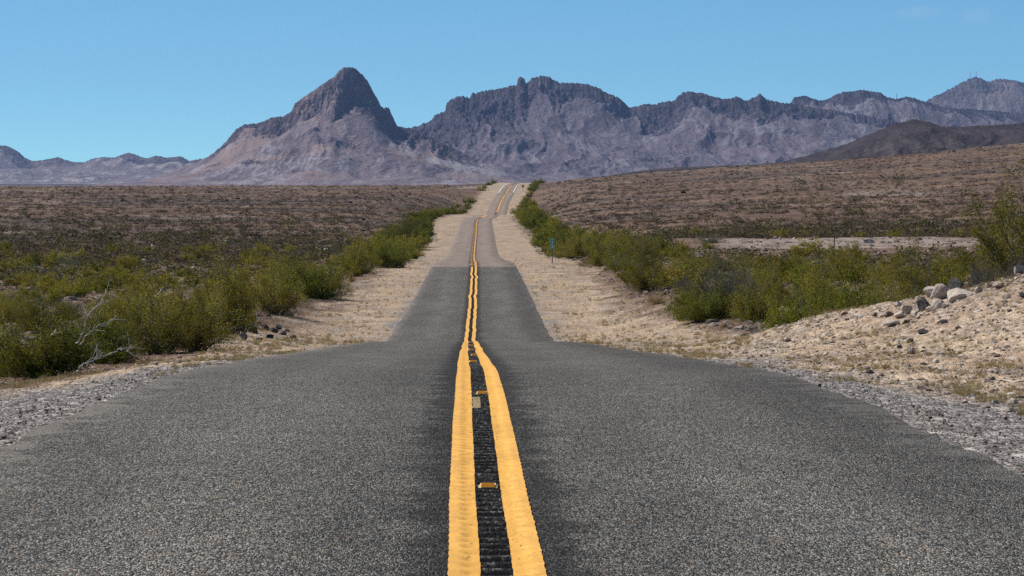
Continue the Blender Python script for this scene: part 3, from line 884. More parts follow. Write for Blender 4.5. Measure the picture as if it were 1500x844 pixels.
DB = 42.5
o = obj('dead_branch', dead_branch('dead_branch', [pt(112, 505, DB + 1), pt(118, 495, DB), pt(122, 480, DB), pt(132, 456, DB + .1), pt(150, 438, DB + .2), pt(155, 424, DB + .3)], .017, 4))
tag(o, 'upright bleached bare branch sticking out of the dark green shrub', 'branch')
o = obj('dead_branch', dead_branch('dead_branch', [pt(118, 503, DB + .8), pt(126, 494, DB), pt(142, 480, DB - .1), pt(156, 474, DB - .1), pt(172, 463, DB)], .015, 9))
tag(o, 'slanting bleached bare branch reaching right from the dark green shrub', 'branch')
o = obj('dead_branch', dead_branch('dead_branch', [pt(112, 545, DB + .6), pt(120, 534, DB - .4), pt(133, 531, DB - .4), pt(146, 522, DB - .3), pt(152, 515, DB - .2)], .017, 12, 16))
tag(o, 'low bleached branch lying in front of the shrubs near the road', 'branch')
o = obj('dead_branch', dead_branch('dead_branch', [pt(160, 520, DB + .5), pt(172, 512, DB), pt(186, 512, DB - .1), pt(192, 504, DB)], .010, 15, 9))
tag(o, 'thin bleached twig among the green leaves right of the bare branches', 'branch')

# ------------------------------------------------------------------ stones
def ico(sub=1):
    p = (1 + 5**.5) / 2
    v = np.array([(-1, p, 0), (1, p, 0), (-1, -p, 0), (1, -p, 0), (0, -1, p), (0, 1, p), (0, -1, -p), (0, 1, -p), (p, 0, -1), (p, 0, 1), (-p, 0, -1), (-p, 0, 1)], float)
    f = [(0, 11, 5), (0, 5, 1), (0, 1, 7), (0, 7, 10), (0, 10, 11), (1, 5, 9), (5, 11, 4), (11, 10, 2), (10, 7, 6), (7, 1, 8), (3, 9, 4), (3, 4, 2), (3, 2, 6), (3, 6, 8), (3, 8, 9), (4, 9, 5), (2, 4, 11), (6, 2, 10), (8, 6, 7), (9, 8, 1)]
    v = [tuple(x / np.linalg.norm(x)) for x in v]
    for _ in range(sub):
        c = {}; nf = []

        def mid(a, b):
            k = (min(a, b), max(a, b))
            if k not in c:
                m = np.array(v[a]) + np.array(v[b]); v.append(tuple(m / np.linalg.norm(m))); c[k] = len(v) - 1
            return c[k]
        for a, b, cc in f:
            x, y, z = mid(a, b), mid(b, cc), mid(cc, a)
            nf += [(a, x, z), (b, y, x), (cc, z, y), (x, y, z)]
        f = nf
    return np.array(v), np.array(f)


def rock_shape(seed, sub=3, planes=11, rough=.05):
    """a broken, faceted boulder: a ball cut by random planes, then roughened"""
    r = np.random.default_rng(seed); v, f = ico(sub)
    n = r.normal(size=(planes, 3)); n /= np.linalg.norm(n, axis=1, keepdims=True); dist = .38 + .36 * r.random(planes)
    for k in range(planes):
        s = v @ n[k]; over = np.maximum(s - dist[k], 0); v = v - over[:, None] * n[k]
    v = v * (1 + rough * fbm(v[:, 0] * 2 + seed, v[:, 1] * 2 + v[:, 2] * 1.3, 4))[:, None]
    return v, f


def rot_matrix(r, n):
    a = r.normal(size=(n, 4)); a /= np.linalg.norm(a, axis=1, keepdims=True)
    w, x, y, z = a.T
    return np.stack([np.stack([1 - 2 * (y * y + z * z), 2 * (x * y - z * w), 2 * (x * z + y * w)], -1),
                     np.stack([2 * (x * y + z * w), 1 - 2 * (x * x + z * z), 2 * (y * z - x * w)], -1),
                     np.stack([2 * (x * z - y * w), 2 * (y * z + x * w), 1 - 2 * (x * x + y * y)], -1)], 1)


def scatter(name, bases, pos, size, tone, mat, seed, flat=.7, label=None, spin_only=False):
    r = np.random.default_rng(seed); V, Fc, T, off = [], [], [], 0
    which = r.integers(0, len(bases), len(pos))
    for b, (bv, bf) in enumerate(bases):
        m = which == b; n = int(m.sum())
        if not n: continue
        if spin_only:
            a = r.random(n) * 6.283; R = np.zeros((n, 3, 3)); R[:, 0, 0] = np.cos(a); R[:, 0, 1] = -np.sin(a); R[:, 1, 0] = np.sin(a); R[:, 1, 1] = np.cos(a); R[:, 2, 2] = 1
        else: R = rot_matrix(r, n)
        v = np.einsum('nij,vj->nvi', R, bv) * size[m][:, None, None]
        v[..., 2] *= flat
        v = v + pos[m][:, None, :]
        f = bf[None] + (np.arange(n) * len(bv))[:, None, None] + off
        V.append(v.reshape(-1, 3)); Fc.append(f.reshape(-1, bf.shape[1])); T.append(np.repeat(tone[m], len(bv))); off += n * len(bv)
    me = mesh_np(name, np.concatenate(V), np.concatenate(Fc), mat, False, {'tone': np.concatenate(T)})
    return tag(obj(name, me), label, kind='stuff')


SB1 = [rock_shape(900 + i, 1, 7, .25) for i in range(6)]
SB0 = [(v * np.array([1, .8, .7]), f) for v, f in (rock_shape(950 + i, 0, 6, .15) for i in range(4))]


def sample(n, ulo, uhi, dlo, dhi, qlo, qhi, side=0, power=0.0):
    """random ground points; log-uniform in distance"""
    X = np.empty(0); D = np.empty(0)
    while len(X) < n:
        d = np.exp(rng.uniform(math.log(dlo), math.log(dhi), n * 3)); u = rng.uniform(ulo, uhi, n * 3)
        x = (u - CX) / F * d; qq = x - roadX(d)
        ok = (np.abs(qq) > qlo) & (np.abs(qq) < qhi)
        if side: ok &= np.sign(qq) == side
        X = np.concatenate([X, x[ok]]); D = np.concatenate([D, d[ok]])
    X, D = X[:n], D[:n]
    return np.stack([X, D, gz(X, D)], -1)


# fine gravel thrown off the road edge, stones of the shoulders and of the flats
p = sample(16000, -200, 1700, 15, 110, 2.95, 5.6)
scatter('gravel', SB0, p, rng.gamma(1.3, .0045, len(p)) + .004, np.clip(.6 + .16 * rng.normal(size=len(p)), 0, 1), STONE_MIX, 1, .8, 'loose grey gravel along the edges of the road')
p = sample(5200, -200, 1700, 14, 120, 2.72, 3.6)
scatter('asphalt_crumbs', SB0, p + np.array([0, 0, .015]), rng.gamma(1.2, .0038, len(p)) + .004, np.clip(.42 + .17 * rng.normal(size=len(p)), 0, 1), STONE_MIX, 11, .8, 'dark crumbs of broken asphalt along the road edges')
p = sample(7000, -100, 1650, 22, 190, 4.0, 14)
keep = (p[:, 0] > 0) | (p[:, 1] > 40)
p = p[keep]
scatter('small_stones', SB1, p, np.minimum(rng.gamma(1.1, .014, len(p)) + .009, .055), np.clip(rng.beta(2.6, 1.8, len(p)), 0, 1), STONE_MIX, 2, .75, 'small tan stones strewn over the road shoulders')
# bank stones
xb = rng.normal(8.2, 2.6, 9500); db = rng.normal(51, 12, 9500)
ok = (xb - roadX(db) > 4.4) & (db > 28) & (db < 78)
p = np.stack([xb, db, gz(xb, db)], -1)[ok]
scatter('bank_stones', SB1, p, np.minimum(rng.gamma(.9, .012, len(p)) + .008, .055), np.clip(rng.beta(3.2, 1.5, len(p)), 0, 1), STONE_MIX, 3, .75, 'tan and white stones covering the low bank on the right')
p = sample(9000, -60, 1560, 60, 420, 8, 400)
scatter('desert_stones', SB1, p, rng.gamma(1.7, .055, len(p)) + .03, np.clip(rng.beta(1.6, 2.2, len(p)), 0, 1), STONE_MIX, 4, .7, 'brown stones scattered over the flats among the bushes')
# dark volcanic rubble in bands across the plain
p = sample(34000, -60, 1560, 180, 1290, 14, 2000)
band = fbm(p[:, 0] * .007 + 5, p[:, 1] * .018, 4)
p = p[(band > -.12) & ~((p[:, 1] > 246) & (p[:, 1] < 283) & (p[:, 0] > 14))]
scatter('volcanic_rubble', SB1, p, rng.gamma(1.6, .07, len(p)) * np.clip(p[:, 1] / 600, .6, 1.6) + .05, np.clip(rng.beta(1.6, 2.6, len(p)), 0, 1), STONE_DARK, 5, .65, 'dark volcanic rubble in bands across the plain')


# far scrub that reads as one speckled mass
def tuft(seed, n=42, leaf=.30):
    r = np.random.default_rng(seed)
    c = r.normal(size=(n, 3)); c /= np.linalg.norm(c, axis=1, keepdims=True); c *= (r.random((n, 1))**.4); c[:, 2] = np.abs(c[:, 2]) * .85 + .02
    a = r.normal(size=(n, 3)); a /= np.linalg.norm(a, axis=1, keepdims=True)
    b = np.cross(a, r.normal(size=(n, 3))); b /= np.linalg.norm(b, axis=1, keepdims=True)
    v = np.stack([c - a * leaf * .5, c + b * leaf * .3, c + a * leaf * .5, c - b * leaf * .3], 1).reshape(-1, 3)
    return v, np.arange(n * 4).reshape(-1, 4)


TUFTS = [tuft(200 + i) for i in range(8)]
p = sample(22000, -120, 1620, 240, 1330, 13, 3000)
den = fbm(p[:, 0] * .02 + 2, p[:, 1] * .012, 3)
p = p[(den > -.3) & ~((p[:, 1] > 238) & (p[:, 1] < 283) & (p[:, 0] > 14))]
scatter('desert_scrub', TUFTS, p, rng.gamma(3.2, .10, len(p)) + .12, np.clip(.45 + .22 * rng.normal(size=len(p)), 0, 1), LEAF_FAR, 6, .8, 'dry brown scrub speckling the far plain', True)
p = sample(1000, -120, 1620, 290, 1250, 14, 2000)
scatter('green_scrub', TUFTS, p, rng.gamma(5, .12, len(p)) + .25, np.clip(.4 + .2 * rng.normal(size=len(p)), 0, 1), LEAF_SCRUB, 7, .9, 'distant olive scrub dotted over the plain', True)

p = sample(1700, -60, 1560, 165, 420, 12, 400)
p = p[~((p[:, 1] > 238) & (p[:, 1] < 283) & (p[:, 0] > 14))]
scatter('green_scrub', TUFTS, p, rng.gamma(6, .065, len(p)) + .2, np.clip(.4 + .2 * rng.normal(size=len(p)), 0, 1), LEAF_SCRUB, 17, .85, 'low olive scrub between the bushes and the bare plain', True)

# dry grass along the shoulders
def grass_tuft(seed, n=26):
    r = np.random.default_rng(seed)
    b = r.normal(size=(n, 3)) * .25; b[:, 2] = 0
    tip = b + r.normal(size=(n, 3)) * .45; tip[:, 2] = .5 + .6 * r.random(n)
    side = np.cross(tip - b, r.normal(size=(n, 3))); side /= np.linalg.norm(side, axis=1, keepdims=True); w = .035
    v = np.stack([b - side * w, b + side * w, tip + side * w * .3, tip - side * w * .3], 1).reshape(-1, 3)
    return v, np.arange(n * 4).reshape(-1, 4)


GT = [grass_tuft(300 + i) for i in range(6)]
p = sample(16000, -150, 1650, 20, 330, 3.3, 10)
g = fbm(p[:, 0] * .8 + 4, p[:, 1] * .16, 3)
qv = np.abs(p[:, 0] - roadX(p[:, 1]))
p = p[(g > .05) & ~((p[:, 1] < 30) & (qv < 4.2))]
scatter('dry_grass', GT, p, (rng.gamma(3, .012, len(p)) + .02) * np.clip(p[:, 1] / 60, .7, 1.6), np.clip(.5 + .22 * rng.normal(size=len(p)), 0, 1), GRASS_DRY, 8, 1.0, 'short straw coloured dry grass on the road shoulders', True)

# individual boulders: u, base row, width px, height px, material, label, distance, tilt
RK = [
    (1403, 443, 40, 20, ROCK_PALE, 'largest boulder of the pile, pale top and dark underside', 50, .25),
    (1376, 430, 24, 22, ROCK_PALE, 'upright tan boulder leaning left in the middle of the pile', 51.5, .7),
    (1404, 419, 22, 26, ROCK_DARK, 'dark pointed slab leaning against the top of the pile', 52.5, .9),
    (1353, 430, 24, 18, ROCK_DARK, 'dark round boulder between two pale ones in the pile', 51, .2),
    (1342, 426, 16, 12, ROCK_PALE, 'small white boulder touching the dark round one', 51.3, .3),
    (1329, 429, 21, 13, ROCK_PALE, 'white boulder at the left of the pile, above the flat white stones', 51.5, .1),
    (1363, 420, 20, 13, ROCK_PALE, 'tan boulder at the back of the pile, behind the dark round one', 53.5, .1),
    (1375, 440, 20, 16, ROCK_PALE, 'pale boulder wedged left of the largest one', 50.2, .4),
    (1390, 417, 12, 14, ROCK_TAN, 'small tan rock under the dark pointed slab', 52.8, .5),
    (1306, 444, 26, 11, ROCK_PALE, 'flat bright white stone low on the left of the pile', 50.5, .05),
    (1320, 434, 22, 10, ROCK_PALE, 'flat pinkish white stone next to the white boulder', 51.2, .1),
    (1302, 436, 20, 9, ROCK_TAN, 'flat tan stone at the left end of the pile', 52, .1),
    (1326, 452, 15, 9, ROCK_TAN, 'brown stone half buried below the pile', 49, .3),
    (1308, 451, 10, 6, ROCK_DARK, 'small dark brown stone under the flat white one', 49.2, .3),
    (1494, 415, 16, 20, ROCK_TAN, 'tan block at the right edge under the tall shrub', 53, .6),
    (1464, 434, 18, 9, ROCK_TAN, 'low slab on the slope right of the largest boulder', 49, .2),
    (1450, 428, 10, 8, ROCK_DARK, 'dark cobble behind the slope slab', 50.5, .2),
    (1434, 433, 12, 9, ROCK_PALE, 'pale cobble between the largest boulder and the slope slab', 50, .2),
    (1335, 519, 14, 16, ROCK_TAN, 'lone upright grey stone on the gravel below the pile', 41.5, .2),
    (1352, 481, 17, 7, ROCK_DARK, 'flat grey stone halfway down the slope', 45.5, .1),
    (1382, 477, 13, 7, ROCK_DARK, 'dark stone right of the flat grey one on the slope', 46, .2),
    (1332, 493, 11, 8, ROCK_DARK, 'dark cobble above the lone upright stone', 44, .3),
    (1318, 500, 8, 6, ROCK_DARK, 'small dark cobble left above the lone upright stone', 43, .3),
    (1155, 501, 12, 7, ROCK_TAN, 'brown stone at the low end of the bank near the road', 54, .3),
    (1073, 498, 11, 5, ROCK_PALE, 'white stone on the sand at the low end of the bank', 60, .2),
    (1185, 474, 12, 5, ROCK_PALE, 'pale flat stone on the bank crest under the green shrub', 65, .1),
    (1258, 470, 22, 6, ROCK_PALE, 'long white flat stone on the bank below the green shrub', 55, .05),
    (1236, 466, 14, 7, ROCK_TAN, 'reddish stone on the crest of the bank', 57, .2),
    (1338, 437, 13, 9, ROCK_PALE, 'pinkish cobble under the white boulder of the pile', 50.6, .3),
    (1348, 440, 10, 7, ROCK_TAN, 'tan cobble in front of the dark round boulder', 50.2, .2),
    (1361, 441, 12, 8, ROCK_PALE, 'pale cobble under the upright boulder of the pile', 50, .5),
    (1386, 447, 11, 7, ROCK_TAN, 'tan cobble at the lower left foot of the largest boulder', 49.4, .3),
    (1420, 447, 10, 7, ROCK_PALE, 'pale cobble at the lower right foot of the largest boulder', 49.4, .2),
    (1292, 442, 13, 7, ROCK_PALE, 'pale stone leading the left tail of the pile', 52.5, .2),
    (1281, 446, 10, 6, ROCK_TAN, 'brown stone at the far left tip of the pile', 53.5, .2),
    (1315, 424, 12, 8, ROCK_PALE, 'pale cobble on the crest left of the white boulder', 54, .2),
    (1418, 424, 13, 9, ROCK_TAN, 'tan stone on the crest right of the dark slab', 53, .3),
    (1345, 447, 9, 6, ROCK_PALE, 'white chip on the slope below the dark round boulder', 49, .1),
    (1497, 452, 9, 8, ROCK_DARK, 'dark stone on the slope at the right edge', 46, .2),
    (1475, 447, 12, 6, ROCK_PALE, 'pale flat stone on the slope near the right edge', 46.5, .1),
]
for i, (u, y, wp, hp, mt, lab, d, tl) in enumerate(RK):
    v, f = rock_shape(400 + i * 3, 3, 10, .10)
    x = (u - CX) / F * d
    w_, h_ = wp * d / F, hp * d / F
    v = v / (np.ptp(v, axis=0) / 2)
    v = v * np.array([w_ / 2, w_ / 2 * .85, h_ / 2 * 1.25])
    a = tl * (.5 if i % 2 else -.5); R = np.array([[math.cos(a), 0, math.sin(a)], [0, 1, 0], [-math.sin(a), 0, math.cos(a)]])
    v = v @ R.T
    o = obj('boulder' if wp > 15 else 'stone', mesh_np('boulder', v, f, mt, False))
    zg = float(gz(x, d)) + h_ * .34
    o.location = (x, d, zg); tag(o, lab, 'rock', 'rocks on the right bank')

# dark broken rubble at the left road edge
DR = [(372, 492, 20, 10), (388, 487, 16, 12), (402, 490, 18, 9), (356, 499, 14, 12), (366, 485, 15, 8), (415, 493, 14, 7), (428, 497, 13, 6), (395, 497, 15, 7), (380, 500, 12, 6), (408, 482, 12, 7), (421, 486, 10, 6), (436, 500, 10, 4)]
for i, (u, y, wp, hp) in enumerate(DR):
    x, d = hit(u, y); v, f = rock_shape(600 + i, 2, 9, .12); v = v / (np.ptp(v, axis=0) / 2)
    v = v * np.array([wp * d / F / 2, wp * d / F / 2 * .9, hp * d / F / 2 * 1.4]) * .8
    o = obj('rubble_chunk', mesh_np('rubble_chunk', v, f, ROCK_DARK, False)); o.location = (x, d, float(gz(x, d)) + hp * d / F * .35)
    tag(o, 'black broken chunk in the rubble heap at the left road edge', 'rock', 'dark rubble at the left road edge')

# ------------------------------------------------------------------ mountains
def smooth1(a, s):
    if s <= 0: return a
    n = int(s * 3) + 1; k = np.exp(-.5 * (np.arange(-n, n + 1) / s)**2); k /= k.sum()
    return np.convolve(np.pad(a, n, mode='edge'), k, 'valid')


def mountain(name, poly, D, L, mat, seed, label, du=1.3, jagamp=1.0, nfront=230, gully=.085, cliff=.30, cliff_h=1.0, base=-14.0, bed=190.0, rockfun=None, along=None, spur_h=.11,
             prof=((0, 1), (.05, .90), (.12, .74), (.3, .46), (.6, .19), (1, 0))):
    P = np.array(poly, float)
    u = np.arange(P[0, 0], P[-1, 0], du)
    y = np.interp(u, P[:, 0], P[:, 1])
    hh = np.clip(HY + 4 - y, 0, None); amp = np.clip(hh / 60, 0, 1) * jagamp
    y = y - amp * (2.4 * fbm(u * .07 + seed, u * 0 + seed, 4, .6) + 4.2 * fbm(u * .22 + seed, u * 0 + 3, 4, .7))
    ridge = (HY - y) * D / F
    x = (u - CX) / F * D
    m_px = D / F * du          # metres per column
    t = np.concatenate([-np.linspace(.5, .02, 8), np.linspace(0, 1, nfront)**1.6])
    sig = [0, 2, 6, 16, 40, 80, 130]; tl = [0, .03, .09, .2, .38, .65, 1.0]
    lev = [smooth1(ridge, s / du) for s in sig]
    tt = np.abs(t)
    Hs = np.empty((len(t), len(u)))
    for r_, a in enumerate(tt):
        j = min(np.searchsorted(tl, a, side='right') - 1, len(tl) - 2); w = (a - tl[j]) / (tl[j + 1] - tl[j])
        Hs[r_] = lev[j] * (1 - w) + lev[j + 1] * w
    Hs = np.maximum(Hs, base)
    pr = np.array(prof); g = np.interp(tt, pr[:, 0], pr[:, 1])
    X = np.repeat(x[None, :], len(t), 0); T = np.repeat(t[:, None], len(u), 1); TT = np.abs(T)
    S = TT * L
    Hn = (Hs - base)
    warp = 75 * fbm(X / 420 + seed, S / 380, 4)
    # vary where the cliffs end
    g2 = np.clip(g[:, None] + .05 * fbm(X / 260 + seed, S / 160, 3) * np.sin(np.pi * np.clip(TT * 1.2, 0, 1)), 0, 1)
    Z = base + Hn * g2
    gl = ridged((X + 1.0 * warp) / bed, S / (bed * 2.0) + seed, 5, .55)
    A = gully * Hn * np.sin(np.pi * np.clip(TT, 0, 1)**.55) * (TT > 0)
    Z = Z - A * (1 - gl) * 1.6 - .16 * A * (1 - ridged((X + 2 * warp) / (bed * .28) + 4, S / (bed * .45), 4, .6)) 
    spur = ridged((X + 1.1 * warp) / (bed * .95) + 6 + seed, S / (bed * 5) + seed, 4, .55)
    spur = sstep(.25, .95, spur)
    Z = Z + Hn * spur_h * (spur - .55) * np.sin(np.pi * np.clip(TT * 1.15 + .02, 0, 1)) * sstep(.02, .12, TT)
    lim = cliff * (.25 + 1.55 * spur + .9 * fbm(X / 90 + 8 + seed, S / 120, 4, .65))
    lim = np.clip(lim, .012, 1)
    if along is not None: lim = lim * np.interp(u, [p_[0] for p_ in along], [p_[1] for p_ in along])[None, :]
    rock = (1 - sstep(lim * .35, lim, TT)) * sstep(40, 120, Hn)
    cr = ridged((X + 1.3 * warp) / 95 + seed, S / 150 + 2, 5, .62)
    Z = Z - rock * cliff_h * sstep(0, .035, TT) * (34 * (1 - cr) + 8 * (1 - ridged((X + .5 * warp) / 27, S / 34 + seed, 3)))
    outc = sstep(.2, .45, fbm(X / 150 + 3 * seed, S / 110, 4)) * sstep(.1, .2, TT) * (1 - sstep(.55, .75, TT)) * sstep(60, 160, Hn)
    Z = Z + outc * 11 * ridged(X / 45, S / 45, 3); rock = np.maximum(rock, outc * .8)
    if rockfun is not None: Z, rock = rockfun(X, S, T, Z, rock)
    Dg = D - T * L
    me = mesh_np(name, np.stack([X, Dg, Z], -1).reshape(-1, 3), grid_faces(len(t), len(u)), mat, False, {'rock': rock},
                 np.stack([X + .35 * warp, S, 0 * X], -1).reshape(-1, 3))
    return tag(obj(name, me), label, kind='structure')


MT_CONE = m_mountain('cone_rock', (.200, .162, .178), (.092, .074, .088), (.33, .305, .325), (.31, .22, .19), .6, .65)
MT_MASS = m_mountain('massif_rock', (.152, .127, .150), (.080, .069, .084), (.27, .26, .285), (.19, .140, .150), .45, .45)
MT_FAR = m_mountain('far_rock', (.20, .165, .165), (.12, .10, .10), (.46, .42, .39), (.24, .18, .165), .6, .4, 1.5)
MT_HILL = m_mountain('dark_hill_rock', (.055, .046, .050), (.038, .032, .036), (.15, .12, .105), (.10, .08, .07), .3, .3, .35)

ROCKP = np.array([(405, 600), (424, 178), (428, 160), (432, 152), (445, 142), (460, 132), (476, 121), (490, 112), (496, 104), (504, 99), (512, 98), (520, 100), (528, 107), (538, 118), (546, 133), (551, 142), (557, 153), (562, 160), (565, 157), (569, 157), (573, 166), (578, 176), (584, 190), (600, 600)], float)
D_CONE = 8000.0


def cone_rock(X, S, T, Z, rock):
    peak = (511 - CX) / F * D_CONE
    u = CX + (X + .12 * S) * F / D_CONE
    y = np.interp(u, ROCKP[:, 0], ROCKP[:, 1]) - 3.6 * fbm(u * .2, u * 0 + 5, 4, .7)
    zr = (HY - y) * D_CONE / F
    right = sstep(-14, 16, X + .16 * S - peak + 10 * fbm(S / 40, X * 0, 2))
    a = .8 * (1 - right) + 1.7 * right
    wx_ = 30 * fbm(X / 130, S / 110 + 6, 4)
    n = 44 * (1 - ridged((X + wx_) / 75 + 3, (S + wx_) / 105, 5, .62)) + 10 * (1 - ridged((X + wx_) / 22, S / 30, 3))
    zr = zr - a * S - n * sstep(0, 25, S) - np.maximum(0, -T) * 900
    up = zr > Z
    return np.where(up, zr, Z), np.where(up, .35 + .65 * right, rock)  # right face takes the full dark cliff colour, its shade painted into the rock


mountain('cone_mountain', [(120, 275), (165, 271), (200, 266), (250, 252), (290, 237), (305, 230), (318, 220), (330, 209), (345, 190), (358, 182), (375, 181), (385, 178), (400, 172), (415, 170), (430, 162), (450, 146), (480, 134), (505, 128), (530, 130), (548, 146), (565, 171), (582, 185), (600, 188), (640, 205), (700, 235), (760, 262), (800, 275)],
         D_CONE, 900, MT_CONE, 2.3, 'pointed reddish brown desert peak with one shadowed cliff face', rockfun=cone_rock, cliff=.16, cliff_h=.7, jagamp=.7, base=-4, gully=.06, bed=240, along=((200, .5), (300, .5), (375, .65), (430, .7), (500, .5), (570, .5), (600, 1), (700, 1)))
mountain('rocky_mountain', [(470, 275), (530, 240), (580, 200), (600, 187), (620, 182), (632, 176), (637, 169), (652, 163), (654, 152), (660, 146), (665, 144), (675, 140), (681, 143), (687, 143), (692, 138), (705, 134), (735, 129), (748, 126), (757, 124), (758, 117), (763, 113), (768, 115), (771, 122), (774, 120), (780, 114), (795, 111), (805, 113), (818, 121), (840, 122), (862, 123), (875, 128), (890, 137), (905, 142), (915, 150), (922, 158), (935, 155), (945, 153), (958, 153), (970, 150), (985, 148), (1000, 136), (1012, 134), (1030, 137), (1045, 141), (1060, 145), (1080, 142), (1095, 147), (1105, 143), (1113, 137), (1122, 145), (1145, 151), (1160, 152), (1195, 158), (1240, 165), (1300, 175), (1360, 190), (1420, 215), (1500, 240), (1600, 260)],
         9600, 1500, MT_MASS, 5.1, 'broad dark purple mountain of broken cliffs above grey scree', cliff=.19, cliff_h=1.35, jagamp=1.0, base=-2, gully=.065, bed=240, along=((600, .9), (650, 1.35), (780, 1.25), (830, .65), (870, .6), (905, 1.05), (945, 1.0), (985, .55), (1060, .3), (1113, .65), (1150, .35), (1400, .3)))
mountain('ridge_mountain', [(1080, 240), (1130, 185), (1157, 153), (1163, 143), (1180, 140), (1195, 146), (1207, 148), (1222, 140), (1235, 135), (1265, 132), (1290, 136), (1300, 143), (1310, 145), (1330, 142), (1345, 146), (1360, 150), (1385, 158), (1420, 160), (1460, 163), (1500, 166), (1560, 170), (1650, 180)],
         10800, 1500, MT_MASS, 9.7, 'grey brown ridge with humped tops right of the broken cliffs', cliff=.05, cliff_h=.9, jagamp=.6, base=-2, gully=.10, bed=210)
mountain('tower_mountain', [(1300, 180), (1340, 158), (1355, 149), (1365, 143), (1385, 134), (1398, 127), (1410, 120), (1420, 115), (1430, 113), (1440, 116), (1447, 119), (1460, 117), (1475, 116), (1488, 118), (1500, 121), (1560, 124), (1650, 140)],
         15500, 2200, MT_FAR, 12.2, 'farthest blue mountain at the right with masts on its top', cliff=.12, jagamp=1.0, base=0, bed=420)
mountain('blue_range', [(-160, 225), (-80, 216), (0, 213), (10, 214), (20, 218), (28, 223), (36, 231), (47, 236), (60, 235), (72, 233), (84, 230), (95, 234), (106, 237), (122, 238), (135, 233), (150, 230), (168, 231), (177, 227), (187, 224), (197, 226), (207, 230), (216, 232), (228, 228), (245, 231), (265, 229), (278, 236), (294, 232), (310, 240), (350, 255), (420, 275)],
         15000, 2600, MT_FAR, 3.9, 'low blue mountain range far off at the left', cliff=.08, cliff_h=.6, jagamp=.45, base=0, bed=500, gully=.14)
mountain('dark_hill', [(860, 262), (940, 250), (990, 245), (1050, 243), (1110, 241), (1150, 236), (1200, 223), (1240, 211), (1270, 198), (1300, 186), (1320, 179), (1340, 175), (1360, 178), (1380, 186), (1420, 185), (1460, 183), (1500, 181), (1600, 178), (1700, 176)],
         3000, 520, MT_HILL, 7.7, 'dark brown hill rising behind the plain on the right', du=1.3, cliff=.10, cliff_h=.15, jagamp=.5, base=-10, bed=80, gully=.06,
         prof=((0, 1), (.1, .93), (.3, .72), (.6, .36), (1, 0)))

# masts on the ridge tops
MAST = m_plain('mast_steel', (.16, .15, .15), .6, .1, .2)


def mast(u, ytop, ybase, D, label):
    x = (u - CX) / F * D; z0 = (HY - ybase - 3) / F * D; z1 = (HY - ytop) / F * D; H = z1 - z0; w = 1.3
    lst = []
    for sx_, sy_ in ((-1, -1), (1, -1), (1, 1), (-1, 1)):
        lst.append(box_np(sx_ * w * .5 - .25, sx_ * w * .5 + .25, sy_ * w * .5 - .25, sy_ * w * .5 + .25, 0, H * .92))
    for k in range(int(H / 4)):
        lst.append(box_np(-w * .8, w * .8, -w * .8, w * .8, k * 4.0 + 2, k * 4.0 + 2.3))
    v, f = merge(lst)
    o = empty('radio_mast', (x, D, z0)); tag(o, label, 'mast', 'radio masts on the mountain tops')
    obj('lattice', mesh_np('lattice', v, f, MAST), o)
    v, f = box_np(-.35, .35, -.35, .35, H * .9201, H); obj('antenna', mesh_np('antenna', v, f, MAST), o)


mast(1421.5, 106, 115, 15500, 'left of the two thin masts on the farthest right peak')
mast(1430, 103.5, 113, 15500, 'taller right hand mast on the farthest right peak')
mast(1313.5, 137, 144, 10800, 'lone thin mast on the humped grey ridge')

# little fence post by the pale dirt strip
fx, fd_ = hit(1222, 360)
o = empty('fence_post', (fx, fd_, float(gz(fx, fd_)))); tag(o, 'short dark fence post standing in front of the pale dirt strip', 'post')
v, f = tubes(np.array([[[0, 0, -.2], [.01, 0, .4], [.0, .01, .85]]]), np.array([[.05, .047, .042]]), 8)
obj('stake', mesh_np('stake', v, f, m_plain('weathered_post', (.07, .055, .045), .9, .3, 10)), o)
v, f = box_np(-.055, .055, -.055, .055, .82, .86); obj('cap', mesh_np('cap', v, f, STEEL), o)

# ------------------------------------------------------------------ air, sky, sun, camera
hz = NT('desert_air')
pv_ = hz.n('VolumePrincipled', {'Color': (.37, .55, 1.0), 'Density': 2.4e-5, 'Anisotropy': .2})
hz.t.links.new(pv_.outputs[0], hz.out.inputs['Volume'])
v, f = box_np(-16000, 16000, -200, 19500, -75, 760)
tag(obj('haze', mesh_np('haze', v, f, hz.m)), 'thin blue desert haze', kind='stuff')

SUN_EL, SUN_AZ = math.radians(50), math.radians(-72)     # azimuth from +Y, negative to the left
sdir = Vector((math.sin(SUN_AZ) * math.cos(SUN_EL), math.cos(SUN_AZ) * math.cos(SUN_EL), math.sin(SUN_EL)))
w = bpy.data.worlds.new('World'); SC.world = w; w.use_nodes = True
nt = w.node_tree; nt.nodes.clear()
sky = nt.nodes.new('ShaderNodeTexSky'); sky.sky_type = 'NISHITA'; sky.sun_disc = False
sky.sun_elevation = SUN_EL; sky.sun_rotation = SUN_AZ; sky.altitude = 3000; sky.air_density = .5; sky.dust_density = 0.0; sky.ozone_density = 4.5
bg = nt.nodes.new('ShaderNodeBackground'); bg.inputs[1].default_value = .122
out = nt.nodes.new('ShaderNodeOutputWorld')
tint = nt.nodes.new('ShaderNodeMix'); tint.data_type = 'RGBA'; tint.blend_type = 'MULTIPLY'; tint.inputs[0].default_value = 1
tint.inputs[7].default_value = (.75, 1.085, .95, 1)
nt.links.new(sky.outputs[0], tint.inputs[6])
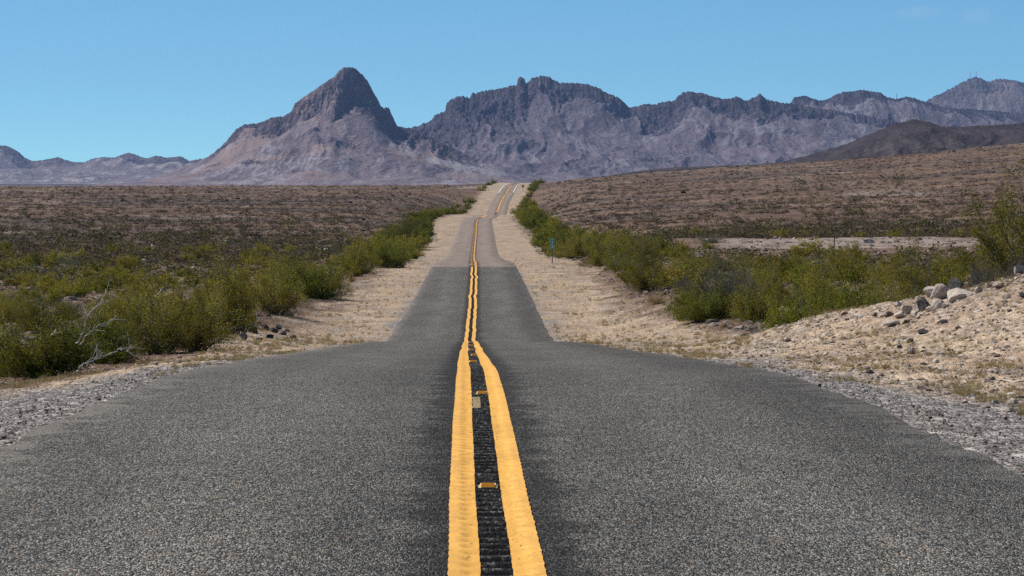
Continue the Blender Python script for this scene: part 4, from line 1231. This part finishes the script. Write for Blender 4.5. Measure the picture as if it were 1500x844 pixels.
# two faint wisps of cloud high on the right
tc = nt.nodes.new('ShaderNodeTexCoord'); sky_in = tint.outputs[2]
for cx_, cz_, wx2, wz2 in ((.1305, .0555, .0058, .0022), (.1500, .0540, .0050, .0028)):
    mp = nt.nodes.new('ShaderNodeMapping'); mp.vector_type = 'POINT'
    mp.inputs['Location'].default_value = (-cx_ / wx2, 0, -cz_ / wz2); mp.inputs['Scale'].default_value = (1 / wx2, 0, 1 / wz2)
    ns = nt.nodes.new('ShaderNodeTexNoise'); ns.inputs['Scale'].default_value = 170; ns.inputs['Detail'].default_value = 5
    ln = nt.nodes.new('ShaderNodeVectorMath'); ln.operation = 'LENGTH'
    nt.links.new(tc.outputs['Generated'], mp.inputs['Vector']); nt.links.new(tc.outputs['Generated'], ns.inputs['Vector']); nt.links.new(mp.outputs[0], ln.inputs[0])
    ad = nt.nodes.new('ShaderNodeMath'); ad.operation = 'MULTIPLY_ADD'; ad.inputs[1].default_value = 2.2; nt.links.new(ns.outputs[0], ad.inputs[0]); nt.links.new(ln.outputs['Value'], ad.inputs[2])
    mr = nt.nodes.new('ShaderNodeMapRange'); mr.interpolation_type = 'SMOOTHSTEP'
    for k_, v_ in ((1, 1.2), (2, 2.6), (3, .09), (4, 0.0)): mr.inputs[k_].default_value = v_
    nt.links.new(ad.outputs[0], mr.inputs[0])
    mx = nt.nodes.new('ShaderNodeMix'); mx.data_type = 'RGBA'; mx.inputs[7].default_value = (6.5, 6.6, 6.8, 1)
    nt.links.new(mr.outputs[0], mx.inputs[0]); nt.links.new(sky_in, mx.inputs[6]); sky_in = mx.outputs[2]
nt.links.new(sky_in, bg.inputs[0]); nt.links.new(bg.outputs[0], out.inputs[0])

sl = bpy.data.lights.new('sun', 'SUN'); sl.energy = 4.9; sl.angle = math.radians(.53); sl.color = (1, .95, .88)
so = link(bpy.data.objects.new('sun', sl)); so.rotation_euler = sdir.to_track_quat('Z', 'Y').to_euler(); so.location = (-60, 20, 80)

cam = bpy.data.cameras.new('camera'); co = link(bpy.data.objects.new('camera', cam))
co.location = (0, 0, 0); co.rotation_euler = (math.radians(90), 0, 0)
cam.sensor_width = 36; cam.lens = F * 36 / 1500; cam.shift_y = -(422 - HY) / 1500
cam.clip_start = .1; cam.clip_end = 60000
SC.camera = co

SC.view_settings.view_transform = 'Standard'; SC.view_settings.look = 'None'
SC.view_settings.exposure = .12; SC.view_settings.gamma = 1; SC.view_settings.use_curve_mapping = False
SC.render.engine = 'CYCLES'
SC.cycles.use_denoising = False
SC.cycles.use_adaptive_sampling = False
SC.cycles.max_bounces = 5; SC.cycles.diffuse_bounces = 2; SC.cycles.glossy_bounces = 1; SC.cycles.transmission_bounces = 2; SC.cycles.volume_bounces = 0; SC.cycles.transparent_max_bounces = 4
